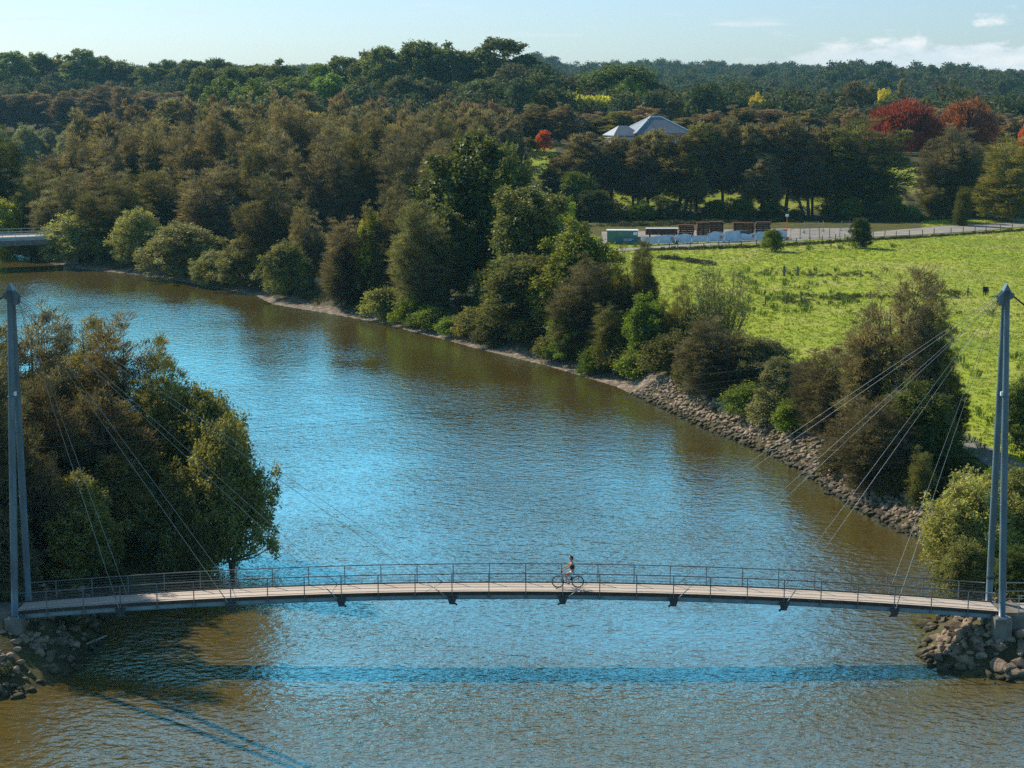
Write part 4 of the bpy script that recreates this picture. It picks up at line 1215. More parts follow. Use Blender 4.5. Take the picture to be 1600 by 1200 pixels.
# right tree line above the works yard
G = 'she-oaks in the tall tree line behind the works yard'
rank('line_she_oak', [922, 952, 985, 1018, 1055, 1092, 1130, 1165, 1202, 1238, 1275, 1312], 0, 8, 402, 6, 64, BR, .55, 'tall line behind the works yard', 'she-oak', G,
     topf=toplist([(880, 195), (905, 200), (948, 212), (985, 212), (1018, 208), (1055, 208), (1092, 193), (1130, 192), (1165, 200), (1202, 200), (1238, 188), (1275, 195), (1312, 194)]))
rank('line_she_oak', [890, 1000, 1085, 1190, 1262], 240, 9, 397, 3, 58, [('olive', 'dark olive'), ('brown', 'dark brown')], .25, 'lower rank before the tall line', 'she-oak', G)
for px, top, D, w, col, rust, lab in [(1348, 187, 398, 112, 'dark', .5, 'widest dark she-oak, left of the green gap in the tree line'), (1478, 206, 402, 72, 'brown', .4, 'she-oak right of the green gap, in front of the red trees'),
                                      (1500, 202, 402, 76, 'brown', .4, 'she-oak in front of the right-hand red tree'), (1462, 292, 396, 36, 'olive', .3, 'short she-oak at the foot of the green gap'), (1535, 235, 405, 50, 'dark', .1, 'dark she-oak in the shade left of the vine-clad tree'),
                                      (1585, 215, 385, 84, (.20, .19, .05), .3, 'vine-clad yellowish tree at the right end of the tree line')]:
    tree('she_oak', px, top, D, w, col, rust, lab, group=G)
tree('bushy', 930, 298, 386, 54, 'dark', 0, 'dark round bush below the left end of the tree line', group='bushes under the tree line', cat='bush')
tree('bushy', 902, 270, 392, 60, 'green', 0, 'green bushy tree at the left end of the tree line', group='bushes under the tree line')
for i, px in enumerate((1000, 1045, 1118, 1160, 1205, 1300, 1330, 1370, 1395, 1420)):
    tree('bushy', px, 312 + random.uniform(-8, 10), 389, 36, ('green', 'dark', 'leaf')[i % 3], 0, 'low bush, %s from the left at the foot of the tree line' % ORD[i], group='bushes under the tree line', cat='bush')
tree('young_conifer', 1504, 293, 372, 24, (.12, .13, .03), 0, 'slim columnar cypress beside the gravel road', cat='tree', name='cypress_tree')
tree('bushy', 1346, 341, 316, 28, 'dark', 0, 'round lone tree on a bare trunk beside the gravel road', cat='tree', name='lone_tree')
tree('shrub', 1207, 358, 309, 30, 'green', .1, 'drooping lone bush on the verge below the banner fence', cat='shrub')
G = 'red autumn trees on the rise'
tree('dome', 1412, 158, 475, 102, 'red', .35, 'crimson autumn tree with a broad dome, left of the pair', group=G)
tree('dome', 1512, 157, 478, 82, 'redbrown', .6, 'fading red-brown autumn tree, right of the crimson one', group=G)
tree('dome', 1604, 196, 440, 24, 'orange', .3, 'small orange-red autumn tree at the right frame edge', group=G)
tree('bushy', 850, 204, 452, 22, 'orange', .0, 'tiny orange autumn tree above the sunlit lawn gap', group=G)
tree('bushy', 827, 215, 452, 26, 'olive', 0, 'small olive bush left of the tiny orange tree', group=G, cat='bush')
# mid-distance mixture right of the house
rank('far_she_oak', [890, 925, 960, 1000, 1075, 1110, 1150, 1190, 1230, 1268, 1305, 1340, 1378, 1450, 1478, 1545, 1580], 0, 6, 545, 14, 58, PU + [('olive', 'olive-brown')], .35, 'rank behind the house and red trees', 'she-oak', 'she-oaks behind the house',
     topf=toplist([(890, 172), (960, 170), (1075, 180), (1150, 172), (1230, 170), (1340, 176), (1450, 172), (1580, 184)]))
rank('leafy', [1020, 1058, 1092, 1130, 1165, 1205, 1245, 1285, 1395, 1440, 1560, 1600], 0, 5, 650, 18, 52, [('leaf', 'olive-green'), ('gum', 'dark green'), ('olive', 'olive-brown')], .1, 'broadleaf row beyond the house', 'tree', 'broadleaf trees beyond the house',
     topf=toplist([(1020, 142), (1092, 144), (1205, 152), (1285, 158), (1440, 158), (1600, 168)]))
G = 'tall she-oaks below the blue hills'
for px, top, w, lab in [(1325, 129, 42, 'left of three dark she-oaks rising before the blue hills'), (1362, 134, 36, 'middle of three dark she-oaks rising before the blue hills'), (1412, 128, 30, 'right of three dark she-oaks, above the crimson tree'), (1290, 142, 40, 'lower grey she-oak left of the three dark ones')]:
    tree('far_she_oak', px, top, 640, w, 'grey', .3, lab, group=G)
G = 'wattles in flower'
for px, top, w, lab in [(1056, 150, 20, 'small yellow-flowering wattle above the house roof'), (1182, 148, 36, 'bright yellow wattle right of the house'), (1384, 141, 26, 'pale yellow wattle left above the crimson tree')]:
    tree('leafy', px, top, 615, w, 'yellow', 0, lab, group=G, name='wattle_tree')

# ================================================================== far forest, undergrowth, grass: uncountable masses
def merge_scatter(Vp, Fp, T, Rz, S):
    """copies of one small leaf clump gathered into one array"""
    n = len(T); m = len(Vp)
    c, s = np.cos(Rz)[:, None], np.sin(Rz)[:, None]
    X_ = (Vp[None, :, 0] * c - Vp[None, :, 1] * s) * S[:, None, 0] + T[:, None, 0]
    Y_ = (Vp[None, :, 0] * s + Vp[None, :, 1] * c) * S[:, None, 0] + T[:, None, 1]
    Z_ = Vp[None, :, 2] * S[:, None, 1] + T[:, None, 2]
    V = np.stack([X_, Y_, Z_], -1).reshape(-1, 3)
    F = (Fp[None] + (np.arange(n) * m)[:, None, None]).reshape(-1, 4)
    return V, F


def clump(seed, n, ll, lw, rad=(1, 1, .8), up=.4):
    r = np.random.default_rng(seed)
    d = unit(n, r); d[:, 2] = np.abs(d[:, 2]); fr = r.uniform(.3, 1, n) ** .6
    P = d * fr[:, None] * np.array(rad)
    A = nrm(unit(n, r) * .7 + d * .5 + np.array([0, 0, up]))
    return leaf_quads(P, A, ll * r.uniform(.6, 1.3, n), lw * r.uniform(.7, 1.3, n), r), np.arange(4 * n).reshape(-1, 4)


def sample_land(n, xr, yr, f, seed):
    r = np.random.default_rng(seed)
    x = r.uniform(*xr, n); y = r.uniform(*yr, n)
    d = sd_river(x, y); p = azpx(x, y); D = y - CAM[1]
    k = f(x, y, d, p, D, r)
    return x[k], y[k], d[k], p[k], D[k]


def stuff_leaves(name, pieces, mat, label, cat):
    Vs, Fs, ts = [], [], []; o = 0; r = np.random.default_rng(55)
    for (Vp, Fp), T, S, tone in pieces:
        n = len(T)
        if n == 0: continue
        V, F = merge_scatter(Vp, Fp, T, r.uniform(0, 6.28, n), S)
        Vs.append(V); Fs.append(F + o); o += len(V)
        q = len(Fp)
        ts.append(np.clip(np.repeat(tone, q) + r.uniform(-.25, .25, n * q), 0, 1))
    me = mesh_np(name, np.concatenate(Vs), np.concatenate(Fs), attrs={'tint': ('FACE', np.concatenate(ts)), 'tip': ('FACE', np.zeros(sum(map(len, ts))))})
    o_ = link(name, me, mat); tag(o_, label, cat, None, 'stuff')
    return o_


def cover_mat(name, stops):
    m, nt, out = new_mat(name); L = nt.links
    at = N(nt, 'ShaderNodeAttribute', attribute_name='tint')
    rp = N(nt, 'ShaderNodeValToRGB'); e = rp.color_ramp.elements
    while len(e) < len(stops): e.new(.5)
    for i, (p, c) in enumerate(stops): e[i].position = p; e[i].color = (*c, 1)
    L.new(at.outputs['Fac'], rp.inputs[0])
    b = N(nt, 'ShaderNodeBsdfPrincipled', inp={'Roughness': .6, 'Specular IOR Level': .2}); L.new(rp.outputs[0], b.inputs['Base Color'])
    t = N(nt, 'ShaderNodeBsdfTranslucent'); L.new(rp.outputs[0], t.inputs[0])
    ms = N(nt, 'ShaderNodeMixShader'); ms.inputs[0].default_value = .35
    L.new(b.outputs[0], ms.inputs[1]); L.new(t.outputs[0], ms.inputs[2]); L.new(ms.outputs[0], out.inputs[0])
    return m


M_UNDER = cover_mat('undergrowth_leaves', [(0, (.045, .05, .018)), (.35, (.075, .085, .024)), (.65, (.12, .14, .035)), (1, (.17, .16, .06))])
M_GRASS = cover_mat('pasture_grass', [(0, (.06, .11, .014)), (.35, (.21, .28, .024)), (.7, (.35, .40, .042)), (1, (.46, .41, .14))])


def pack(res, s0, s1, seed, hs=1.0, dz=-.1):
    x, y, d, p, D = res
    r = np.random.default_rng(seed); n = len(x)
    s = r.uniform(s0, s1, n)
    return np.stack([x, y, height(x, y, d) + dz], -1), np.stack([s, s * hs * r.uniform(.7, 1.3, n)], -1)


cl1 = clump(1, 130, .32, .075); cl2 = clump(2, 90, .5, .11, (1, 1, .7)); tus = clump(3, 26, .5, .035, (.35, .35, .12), 1.4); tuf = clump(4, 9, .30, .05, (.25, .25, .05), 1.0)
up = []
res = sample_land(26000, (-60, 70), (10, 215), lambda x, y, d, p, D, r: (d > 3.2) & (d < 15) & (p > 70) & (p < 1490) & (D > 100) & (r.uniform(0, 1, len(x)) < (.22 + .1 * (d > 6)) * np.where(p > 1010, .5, 1)) & ~((p > 395) & (p < 520) & (d > 7)), 61)
T, S = pack(res, .5, 1.25, 62, .95); up.append((cl1, T, S, np.clip(.42 + .28 * sstep(980, 1060, azpx(T[:, 0], T[:, 1])) + .35 * wob(T[:, 0], T[:, 1], .25, 9), .05, .97)))
res = sample_land(5000, (-75, -12), (-6, 60), lambda x, y, d, p, D, r: (d > 1.5) & (d < 40) & (p < 460) & (r.uniform(0, 1, len(x)) < .5) & ~((y < 2) & (y > -4) & (x < -24)), 63)
T, S = pack(res, .5, 1.2, 64); up.append((cl1, T, S, np.full(len(T), .22)))
res = sample_land(5200, (22, 60), (-22, 32), lambda x, y, d, p, D, r: (d > 3.6) & (p > 1440) & ~((np.abs(y) < 2.4) & (x > 26)) & (r.uniform(0, 1, len(x)) < .35), 65)
T, S = pack(res, .4, .95, 66); up.append((cl1, T, S, np.clip(.4 + .3 * wob(T[:, 0], T[:, 1], .5, 9), .05, .95)))
res = sample_land(20000, (-140, 130), (200, 420), lambda x, y, d, p, D, r: (d > 12) & (D < 470) & ((p < 905) | (D > 386)) & (p > -60) & (p < 1660) & (r.uniform(0, 1, len(x)) < .14), 67)
T, S = pack(res, .9, 2.0, 68, .8); up.append((cl2, T, S, np.clip(.3 + .4 * wob(T[:, 0], T[:, 1], .12, 19), 0, .9)))


def along(pts, n, spread, seed, z=2.0):
    P = np.array([gp(a, b, z) for a, b in pts]); L_ = np.concatenate([[0], np.cumsum(np.hypot(*np.diff(P, axis=0).T))])
    r = np.random.default_rng(seed); s = r.uniform(0, L_[-1], n)
    return np.interp(s, L_, P[:, 0]) + r.normal(size=n) * spread * .6, np.interp(s, L_, P[:, 1]) + r.normal(size=n) * spread


for pts, n, sp_, s0, s1, tone, sd in [([(1020, 391), (1100, 389), (1205, 386), (1345, 376), (1430, 372)], 620, .6, .3, .75, .1, 1), ([(1430, 372), (1500, 367), (1610, 360)], 260, .6, .3, .65, .12, 2),
                                      ([(1030, 402), (1080, 408), (1110, 414)], 80, .9, .4, .9, .2, 3), ([(1195, 424), (1300, 430), (1340, 428)], 34, 1.8, .3, .7, .3, 4), ([(1220, 471), (1300, 466), (1345, 464), (1420, 462), (1520, 460)], 60, 2.2, .35, .9, .3, 5),
                                      ([(940, 354), (1235, 345), (1440, 345)], 260, 1.6, .6, 1.3, .2, 6)]:
    x, y = along(pts, n, sp_, sd)
    T, S = pack((x, y, sd_river(x, y), None, None), s0, s1, 70 + sd, .9); up.append((cl1, T, S, np.full(len(T), tone)))
stuff_leaves('undergrowth', up, M_UNDER, 'tangled green and olive undergrowth filling the banks and the wood floor', 'undergrowth')

gs = []
fk = lambda x, y, d, p, D, r: (field_mask(x, y, d, p, D) > .55) & (D < 392)
res = sample_land(110000, (8, 110), (12, 300), lambda x, y, d, p, D, r: fk(x, y, d, p, D, r) & (r.uniform(0, 1, len(x)) < .55) & (p < 1680), 81)
T, S = pack(res, .45, 1.15, 82, .75, -.03)
t1 = .52 + .3 * wob(T[:, 0], T[:, 1], .10, 31) + .2 * wob(T[:, 0], T[:, 1], .5, 32) + .14 * wob(T[:, 0], T[:, 1], 1.6, 34); gs.append((tuf, T, S, np.clip(t1 + .05, .08, .95)))
res = sample_land(9000, (8, 110), (12, 300), lambda x, y, d, p, D, r: fk(x, y, d, p, D, r) & (r.uniform(0, 1, len(x)) < np.clip(wob(x, y, .11, 33) - .12, 0, 1)) & (p < 1680), 83)
T, S = pack(res, .6, 1.7, 84, 1.1, -.05); gs.append((tus, T, S, np.full(len(T), .1)))
stuff_leaves('grass', gs, M_GRASS, 'bright green pasture grass with darker weed tufts and straw patches', 'grass')

# far forest: one mass of instanced canopy trees
def far_proto(seed):
    r = np.random.default_rng(seed)
    lb = np.array([(r.uniform(-3, 3), r.uniform(-3, 3), r.uniform(9, 17), r.uniform(2.2, 3.6), r.uniform(2.2, 3.6), r.uniform(1.6, 2.8)) for _ in range(9)] + [(0, 0, 8, 3, 3, 5)])
    V, F, ti, tp, cs = crown(lb, 16, 7, 1.5, .45, 'leaf', r, cr=.7, inner=.5)
    b = MB(); b.tube([(0, 0, -2), (0, 0, 12)], [.35, .15], 5)
    n0 = len(V); V2 = np.array(b.v); q = [f for f in b.f if len(f) == 4]
    F2 = np.array(q) + n0
    me = mesh_np('far_canopy', np.concatenate([V, V2]), np.concatenate([F, F2]), attrs={'tint': ('FACE', np.concatenate([ti, np.zeros(len(F2))]))})
    me.materials.append(M_FAR)
    return bpy.data.objects.new('far_canopy', me)            # data for the node group only, never linked to the scene


protos = [far_proto(900 + i) for i in range(5)]
r = np.random.default_rng(91)
xs, ys = [], []
for D0, D1, spc in ((560, 800, 11), (800, 1250, 13), (1250, 2750, 20)):
    w0 = 1150 / FPX * D1
    n = int(2 * w0 * (D1 - D0) / spc ** 2)
    x = r.uniform(-w0, w0, n); D = r.uniform(D0, D1, n)
    p = azpx(x, D + CAM[1])
    keep = (np.abs(p - 800) < 1120) & ~((D < 950) & (p < 330)) | ((D > 830) & (D < 950) & (p < 330) & (p > -300))
    if D0 == 560: keep = (p > -200) & (p < 1800) & (p > 300) & ((p > 880) | (D < 680)) & ~((p > 1480) & (p < 1600) & (D < 620))
    xs.append(x[keep]); ys.append(D[keep] + CAM[1])
xs = np.concatenate(xs); ys = np.concatenate(ys)
fm_ = bpy.data.meshes.new('far_forest_points'); fm_.vertices.add(len(xs))
fm_.vertices.foreach_set('co', np.stack([xs, ys, height(xs, ys) - .5], -1).astype(np.float32).ravel())
Dd = ys - CAM[1]
for nm, arr in (('scl', np.clip(r.normal(1.0, .2, len(xs)), .6, 1.6) * np.where(Dd > 1250, 1.15, .82)), ('rot', r.uniform(0, 6.28, len(xs))), ('pick', r.integers(0, 5, len(xs)).astype(float))):
    a = fm_.attributes.new(nm, 'FLOAT', 'POINT'); a.data.foreach_set('value', arr.astype(np.float32))
fo = link('far_forest', fm_, None); tag(fo, 'continuous forest covering the distant hills and the gaps between nearer crowns', 'forest', None, 'stuff')
ng = bpy.data.node_groups.new('far_forest_scatter', 'GeometryNodeTree')
ng.interface.new_socket('Geometry', in_out='INPUT', socket_type='NodeSocketGeometry'); ng.interface.new_socket('Geometry', in_out='OUTPUT', socket_type='NodeSocketGeometry')
gi = ng.nodes.new('NodeGroupInput'); go = ng.nodes.new('NodeGroupOutput')
g2i = ng.nodes.new('GeometryNodeGeometryToInstance')
for o in protos:
    oi = ng.nodes.new('GeometryNodeObjectInfo'); oi.inputs['Object'].default_value = o; oi.inputs['As Instance'].default_value = True
    ng.links.new(oi.outputs['Geometry'], g2i.inputs[0])
iop = ng.nodes.new('GeometryNodeInstanceOnPoints'); iop.inputs['Pick Instance'].default_value = True


def named(nm, typ='FLOAT'):
    n = ng.nodes.new('GeometryNodeInputNamedAttribute'); n.data_type = typ; n.inputs['Name'].default_value = nm; return n.outputs['Attribute']


ng.links.new(gi.outputs[0], iop.inputs['Points']); ng.links.new(g2i.outputs[0], iop.inputs['Instance'])
f2i = ng.nodes.new('FunctionNodeFloatToInt'); ng.links.new(named('pick'), f2i.inputs[0]); ng.links.new(f2i.outputs[0], iop.inputs['Instance Index'])
cx = ng.nodes.new('ShaderNodeCombineXYZ'); ng.links.new(named('rot'), cx.inputs['Z'])
e2r = ng.nodes.new('FunctionNodeEulerToRotation'); ng.links.new(cx.outputs[0], e2r.inputs[0]); ng.links.new(e2r.outputs[0], iop.inputs['Rotation'])
ng.links.new(named('scl'), iop.inputs['Scale']); ng.links.new(iop.outputs[0], go.inputs[0])
md = fo.modifiers.new('scatter', 'NODES'); md.node_group = ng

# ================================================================== rocks
def rock_mesh(seed):
    r = random.Random(seed)
    bm = bmesh.new(); bmesh.ops.create_icosphere(bm, subdivisions=2, radius=.5)
    for k in range(13):                                   # planar cuts make angular quarry stone
        n = Vector((r.uniform(-1, 1), r.uniform(-1, 1), r.uniform(-1, 1))).normalized(); d = r.uniform(.20, .37)
        for v in bm.verts:
            e = v.co.dot(n) - d
            if e > 0: v.co -= n * e * .95
    sx, sy, sz = r.uniform(1.0, 2.0), r.uniform(.75, 1.25), r.uniform(.5, .95)
    for v in bm.verts: v.co = Vector((v.co.x * sx, v.co.y * sy, v.co.z * sz))
    me = bpy.data.meshes.new('rock'); bm.to_mesh(me); bm.free(); me.materials.append(M_ROCK)
    return me


RK = [rock_mesh(s) for s in range(8)]


def rocks(pts_px, n, dmax, s0, s1, label, group, seed, thing=True):
    r = random.Random(seed)
    P = np.array([ground(a, b, 0)[:2] for a, b in pts_px]); L_ = np.concatenate([[0], np.cumsum(np.hypot(*np.diff(P, axis=0).T))])
    out = []
    tries = 0
    while len(out) < n and tries < n * 8:
        tries += 1
        s = r.uniform(0, L_[-1]); x = np.interp(s, L_, P[:, 0]); y = np.interp(s, L_, P[:, 1])
        i = min(max(int(np.searchsorted(L_, s)) - 1, 0), len(P) - 2); t = P[i + 1] - P[i]; t = t / np.hypot(*t)
        q = r.uniform(-.7, dmax)
        for sg in (1, -1):
            xx, yy = x - t[1] * q * sg, y + t[0] * q * sg
            dd = float(sd_river(np.array([xx]), np.array([yy]))[0])
            if (dd > 0) == (q > 0): break
        if abs(dd - q) > 1.0 and q > 0: continue
        sz = r.uniform(s0, s1) * (1.15 if r.random() < .2 else 1)
        out.append((xx, yy, hz(xx, yy) + sz * .12, sz))
    if thing:
        for k, (x, y, z, sz) in enumerate(out):
            o = bpy.data.objects.new('rock', RK[k % 8]); C.objects.link(o)
            o.location = (x, y, z); o.rotation_euler = (r.uniform(-.5, .5), r.uniform(-.5, .5), r.uniform(0, 6.28)); o.scale = (sz,) * 3
            tag(o, label, 'rock', group)
    return out


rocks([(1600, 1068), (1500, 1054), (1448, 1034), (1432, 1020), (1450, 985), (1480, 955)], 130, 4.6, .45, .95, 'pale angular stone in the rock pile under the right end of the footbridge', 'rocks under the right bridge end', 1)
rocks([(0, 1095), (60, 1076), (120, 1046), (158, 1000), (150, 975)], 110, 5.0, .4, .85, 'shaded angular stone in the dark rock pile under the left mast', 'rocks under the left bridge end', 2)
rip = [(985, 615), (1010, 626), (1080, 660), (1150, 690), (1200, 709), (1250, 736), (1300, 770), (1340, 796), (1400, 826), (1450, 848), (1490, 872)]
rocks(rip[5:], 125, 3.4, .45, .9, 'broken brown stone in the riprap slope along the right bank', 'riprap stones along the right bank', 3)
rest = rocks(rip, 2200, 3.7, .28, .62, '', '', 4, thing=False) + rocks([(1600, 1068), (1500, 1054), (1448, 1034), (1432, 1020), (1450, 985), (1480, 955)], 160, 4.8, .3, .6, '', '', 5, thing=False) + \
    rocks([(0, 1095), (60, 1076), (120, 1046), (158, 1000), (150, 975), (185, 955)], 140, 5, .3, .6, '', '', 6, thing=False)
RV = []; RF = []; o_ = 0
rr = random.Random(9)
RD = []
for m in RK:
    co = np.empty(len(m.vertices) * 3, np.float32); m.vertices.foreach_get('co', co)
    RD.append((co.reshape(-1, 3), np.array([p.vertices[:] for p in m.polygons])))
for x, y, z, sz in rest:
    co, fa_ = RD[rr.randrange(8)]
    M = np.array((Matrix.Rotation(rr.uniform(0, 6.28), 3, 'Z') @ Matrix.Rotation(rr.uniform(-.7, .7), 3, 'X')))
    RV.append(co @ M.T * sz + np.array((x, y, z))); RF.append(fa_ + o_); o_ += len(co)
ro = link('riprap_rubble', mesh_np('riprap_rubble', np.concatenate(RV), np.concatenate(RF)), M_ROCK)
tag(ro, 'smaller broken stone rubble between the riprap rocks on the banks', 'rubble', None, 'stuff')
for m in RK: m.polygons.foreach_set('use_smooth', [False] * len(m.polygons))

# driftwood on the left rocks
p = ground(150, 1003, .35); dw = MB(); dw.tube([(p[0] - .5, p[1] - .2, .30), (p[0], p[1], .45), (p[0] + .55, p[1] + .35, .62)], [.05, .06, .035], 6); dw.tube([(p[0], p[1], .45), (p[0] + .1, p[1] - .3, .5)], [.04, .02], 5)
tag(dw.build('driftwood', M_PALEBARK), 'bleached forked branch lying on the left waterside rocks', 'driftwood')

# ================================================================== pasture fences, cow
def post(px, py, h, label, group, thick=.14, lean=0.0):
    g = gp(px, py); z = hz(*g)
    b = MB(); b.tube([(0, 0, -.1), (lean * h, 0, h * .98), (lean * h, 0, h)], [thick * .8, thick * .7, thick * .4], 7)
    o = b.build('fence_post', M_WOOD); o.location = (g[0], g[1], z); tag(o, label, 'fence post', group)


ln = toplist([(1000, 390), (1100, 388), (1205, 384), (1345, 373), (1440, 369), (1600, 358)])
for i, px in enumerate(range(1042, 1600, 20)):
    post(px + random.uniform(-4, 4), ln(px), random.uniform(1.1, 1.5), 'thin timber post, %s from the left along the gravel road verge' % ORD[i], 'fence posts along the gravel road', .12, random.uniform(-.05, .05))
for i, (px, py, h, th_) in enumerate([(1034, 404, 1.2, .12), (1053, 405, 1.2, .12), (1077, 409, 1.2, .12)]):
    post(px, py, h, 'timber post, %s from the left in the short row at the pasture corner' % ORD[i], 'fence posts at the pasture corner', th_)
for i, (px, py, h, th_) in enumerate([(1225, 431, 1.7, .28), (1246, 431, 1.5, .2), (1267, 432, 1.2, .1), (1345, 433, 1.2, .12), (1362, 433, 1.1, .12)]):
    post(px, py, h, '%s from the left in the upper pasture row' % ('stout dark post, first' if i == 0 else 'timber post, ' + ORD[i]), 'fence posts in the upper pasture row', th_)
for i, (px, py, h, th_, le) in enumerate([(1196, 475, 1.2, .14, 0), (1229, 473, 1.2, .14, 0), (1254, 473, 1.2, .14, -.25), (1287, 469, 1.2, .12, 0), (1313, 467, 1.1, .14, -.25), (1360, 466, 1.2, .14, 0), (1486, 464, 1.0, .1, 0)]):
    post(px, py, h, '%s from the left in the lower pasture row' % ('leaning timber post, ' + ORD[i] if le else 'timber post, ' + ORD[i]), 'fence posts in the lower pasture row', th_, le)
g = gp(1512, 463); st = empty('strainer_post', (g[0], g[1], hz(*g))); tag(st, 'braced strainer post beside the black cow', 'fence post', 'fence posts in the lower pasture row')
b = MB(); b.tube([(0, 0, -.1), (0, 0, 1.4)], [.13, .11], 8); b.build('post', M_WOOD, st)
for s in (-1, 1):
    b = MB(); b.tube([(s * .06, 0, .95), (s * .85, 0, .05)], .06, 6); b.build('brace', M_WOOD, st)

M_COW = plain('black_hide', (.016, .014, .013), .7, var=.3, scale=5)
g = gp(1540, 461.5); cow = empty('cow', (g[0], g[1], hz(*g)), R(62)); tag(cow, 'black cow standing in the pasture beside the right mast head', 'cow')
cv = [(-.62, 0, 1.12), (-.25, 0, 1.08), (.2, 0, 1.06), (.6, 0, 1.12), (.9, 0, 1.12), (1.12, 0, 1.05), (1.35, 0, .88)]
cr_ = [(.24, .26), (.31, .34), (.33, .36), (.28, .33), .19, .14, .085]
ce = [(i, i + 1) for i in range(6)]


def addc(p, r_, f):
    cv.append(p); cr_.append(r_); ce.append((f, len(cv) - 1)); return len(cv) - 1


for s in (-1, 1):
    a = addc((.56, s * .2, .78), .13, 3); a = addc((.56, s * .2, .44), .07, a); a = addc((.53, s * .2, .20), .05, a); addc((.56, s * .2, .03), .06, a)
    a = addc((-.60, s * .2, .84), .17, 0); a = addc((-.52, s * .2, .62), .10, a); a = addc((-.72, s * .2, .42), .06, a); a = addc((-.68, s * .2, .18), .048, a); addc((-.65, s * .2, .03), .06, a)
    addc((1.06, s * .2, 1.16), .035, 5)
skinned('body', cv, ce, cr_, M_COW, cow, root=1, sub=1)
skinned('tail', [(-.85, 0, 1.2), (-.93, 0, 1.0), (-.92, 0, .6), (-.91, 0, .42)], [(0, 1), (1, 2), (2, 3)], [.03, .022, .018, .035], M_COW, cow, sub=1)

# ================================================================== power lines over the river
for i, (a, bq, lab) in enumerate([((-40, 690, 100), (1420, 545, 155), 'uppermost'), ((-40, 704, 100), (1420, 560, 154), 'middle'), ((-40, 707, 99), (1420, 572, 153), 'lowest')]):
    A_ = at_dist(*a); B_ = at_dist(*bq)
    A2 = A_ - (B_ - A_) * .5; B2 = B_ + (B_ - A_) * .5
    b = MB(); pts = []
    for t in np.linspace(0, 1, 40):
        q = A2 + (B2 - A2) * t; q = q - np.array([0, 0, 2.2 * (4 * t * (1 - t) - .75)]); pts.append(tuple(q))
    b.tube(pts, .011, 5); tag(b.build('power_line', plain('wire_%d' % i, (.16, .16, .16), .5, var=.05), smooth=True), '%s of three thin overhead wires strung across the river' % lab, 'power line', 'overhead wires across the river')

# ================================================================== concrete road bridge at far left
e1 = at_dist(94, 368, 304); e0 = at_dist(-330, 374, 285)
dv = e0 - e1; ang = math.atan2(dv[1], dv[0]); Lb = math.hypot(dv[0], dv[1])
rb = empty('road_bridge', (e1[0], e1[1], 0), ang); tag(rb, 'low grey concrete road bridge crossing the river at the far left', 'bridge')
zt = 5.45
b = MB(); b.box((Lb / 2 - 3, 0, zt - .2), (Lb + 6, 8.2, .4)); b.build('deck', M_ROADCONC, rb)
for s in (-1, 1):
    b = MB()
    V = []; F_ = []
    for k in range(21):
        x = -3 + (Lb + 6) * k / 20; dpt = .75 + 1.1 * (k / 20) ** 1.5
        V += [(x, s * 4.13 - .18, zt - .42), (x, s * 4.13 + .18, zt - .42), (x, s * 4.13 + .18, zt - .42 - dpt), (x, s * 4.13 - .18, zt - .42 - dpt)]
    for k in range(20):
        for j in range(4): F_.append((k * 4 + j, k * 4 + (j + 1) % 4, k * 4 + 4 + (j + 1) % 4, k * 4 + 4 + j))
    b.add(V, F_); b.build('fascia_beam', M_CONC, rb)
    b = MB(); b.box((Lb / 2 - 3, s * 3.95, zt + 1.15), (Lb + 6, .07, .08)); b.box((Lb / 2 - 3, s * 3.95, zt + .65), (Lb + 6, .05, .06)); b.box((Lb / 2 - 3, s * 3.95, zt + .15), (Lb + 6, .2, .28)); rl = b.build('railing', M_GALV, rb)
    for k in range(24):
        b = MB(); b.box((-2.5 + (Lb + 5) * k / 23, s * 3.9, zt + .6), (.07, .07, 1.12)); b.build('post', M_GALV, rl)
for x in (Lb * .33, Lb * .8):
    b = MB(); b.box((x, 0, 1.6), (.9, 6.8, 5.0)); b.build('pier', M_CONC, rb)
b = MB(); b.box((-1.6, 0, 2.6), (1.4, 8.0, 4.3)); b.build('abutment', M_CONC, rb)

# ================================================================== works yard
M_BANNER = plain('banner_mesh', (.52, .57, .68), .7, var=.22, scale=.9)
M_PRINT = plain('white_print', (.80, .82, .84), .7, var=.05)
M_ORANGE = plain('orange_paint', (.62, .17, .05), .5, var=.15)
M_GREENBOX = plain('green_container', (.11, .19, .14), .5, var=.2, scale=1)
M_TEAL = plain('teal_banner', (.05, .13, .17), .6, var=.25, scale=1)
M_WHITE = plain('white_metal', (.72, .73, .72), .45, var=.08)
M_RUST = plain('rusty_steel', (.085, .035, .022), .85, var=.45, scale=2)
M_NAVY = plain('navy_plastic', (.02, .035, .08), .5, var=.2)
g0 = np.array(gp(1003, 383)); g1 = np.array(gp(1230, 374.5)); fv = g1 - g0; fl = np.hypot(*fv); fa2 = math.atan2(fv[1], fv[0])
fe = empty('banner_fence', (g0[0], g0[1], 2.03), fa2); tag(fe, 'site fence hung with pale blue printed mesh banners along the gravel road', 'fence')
NP = 9; pw = fl / NP
prn = random.Random(4)
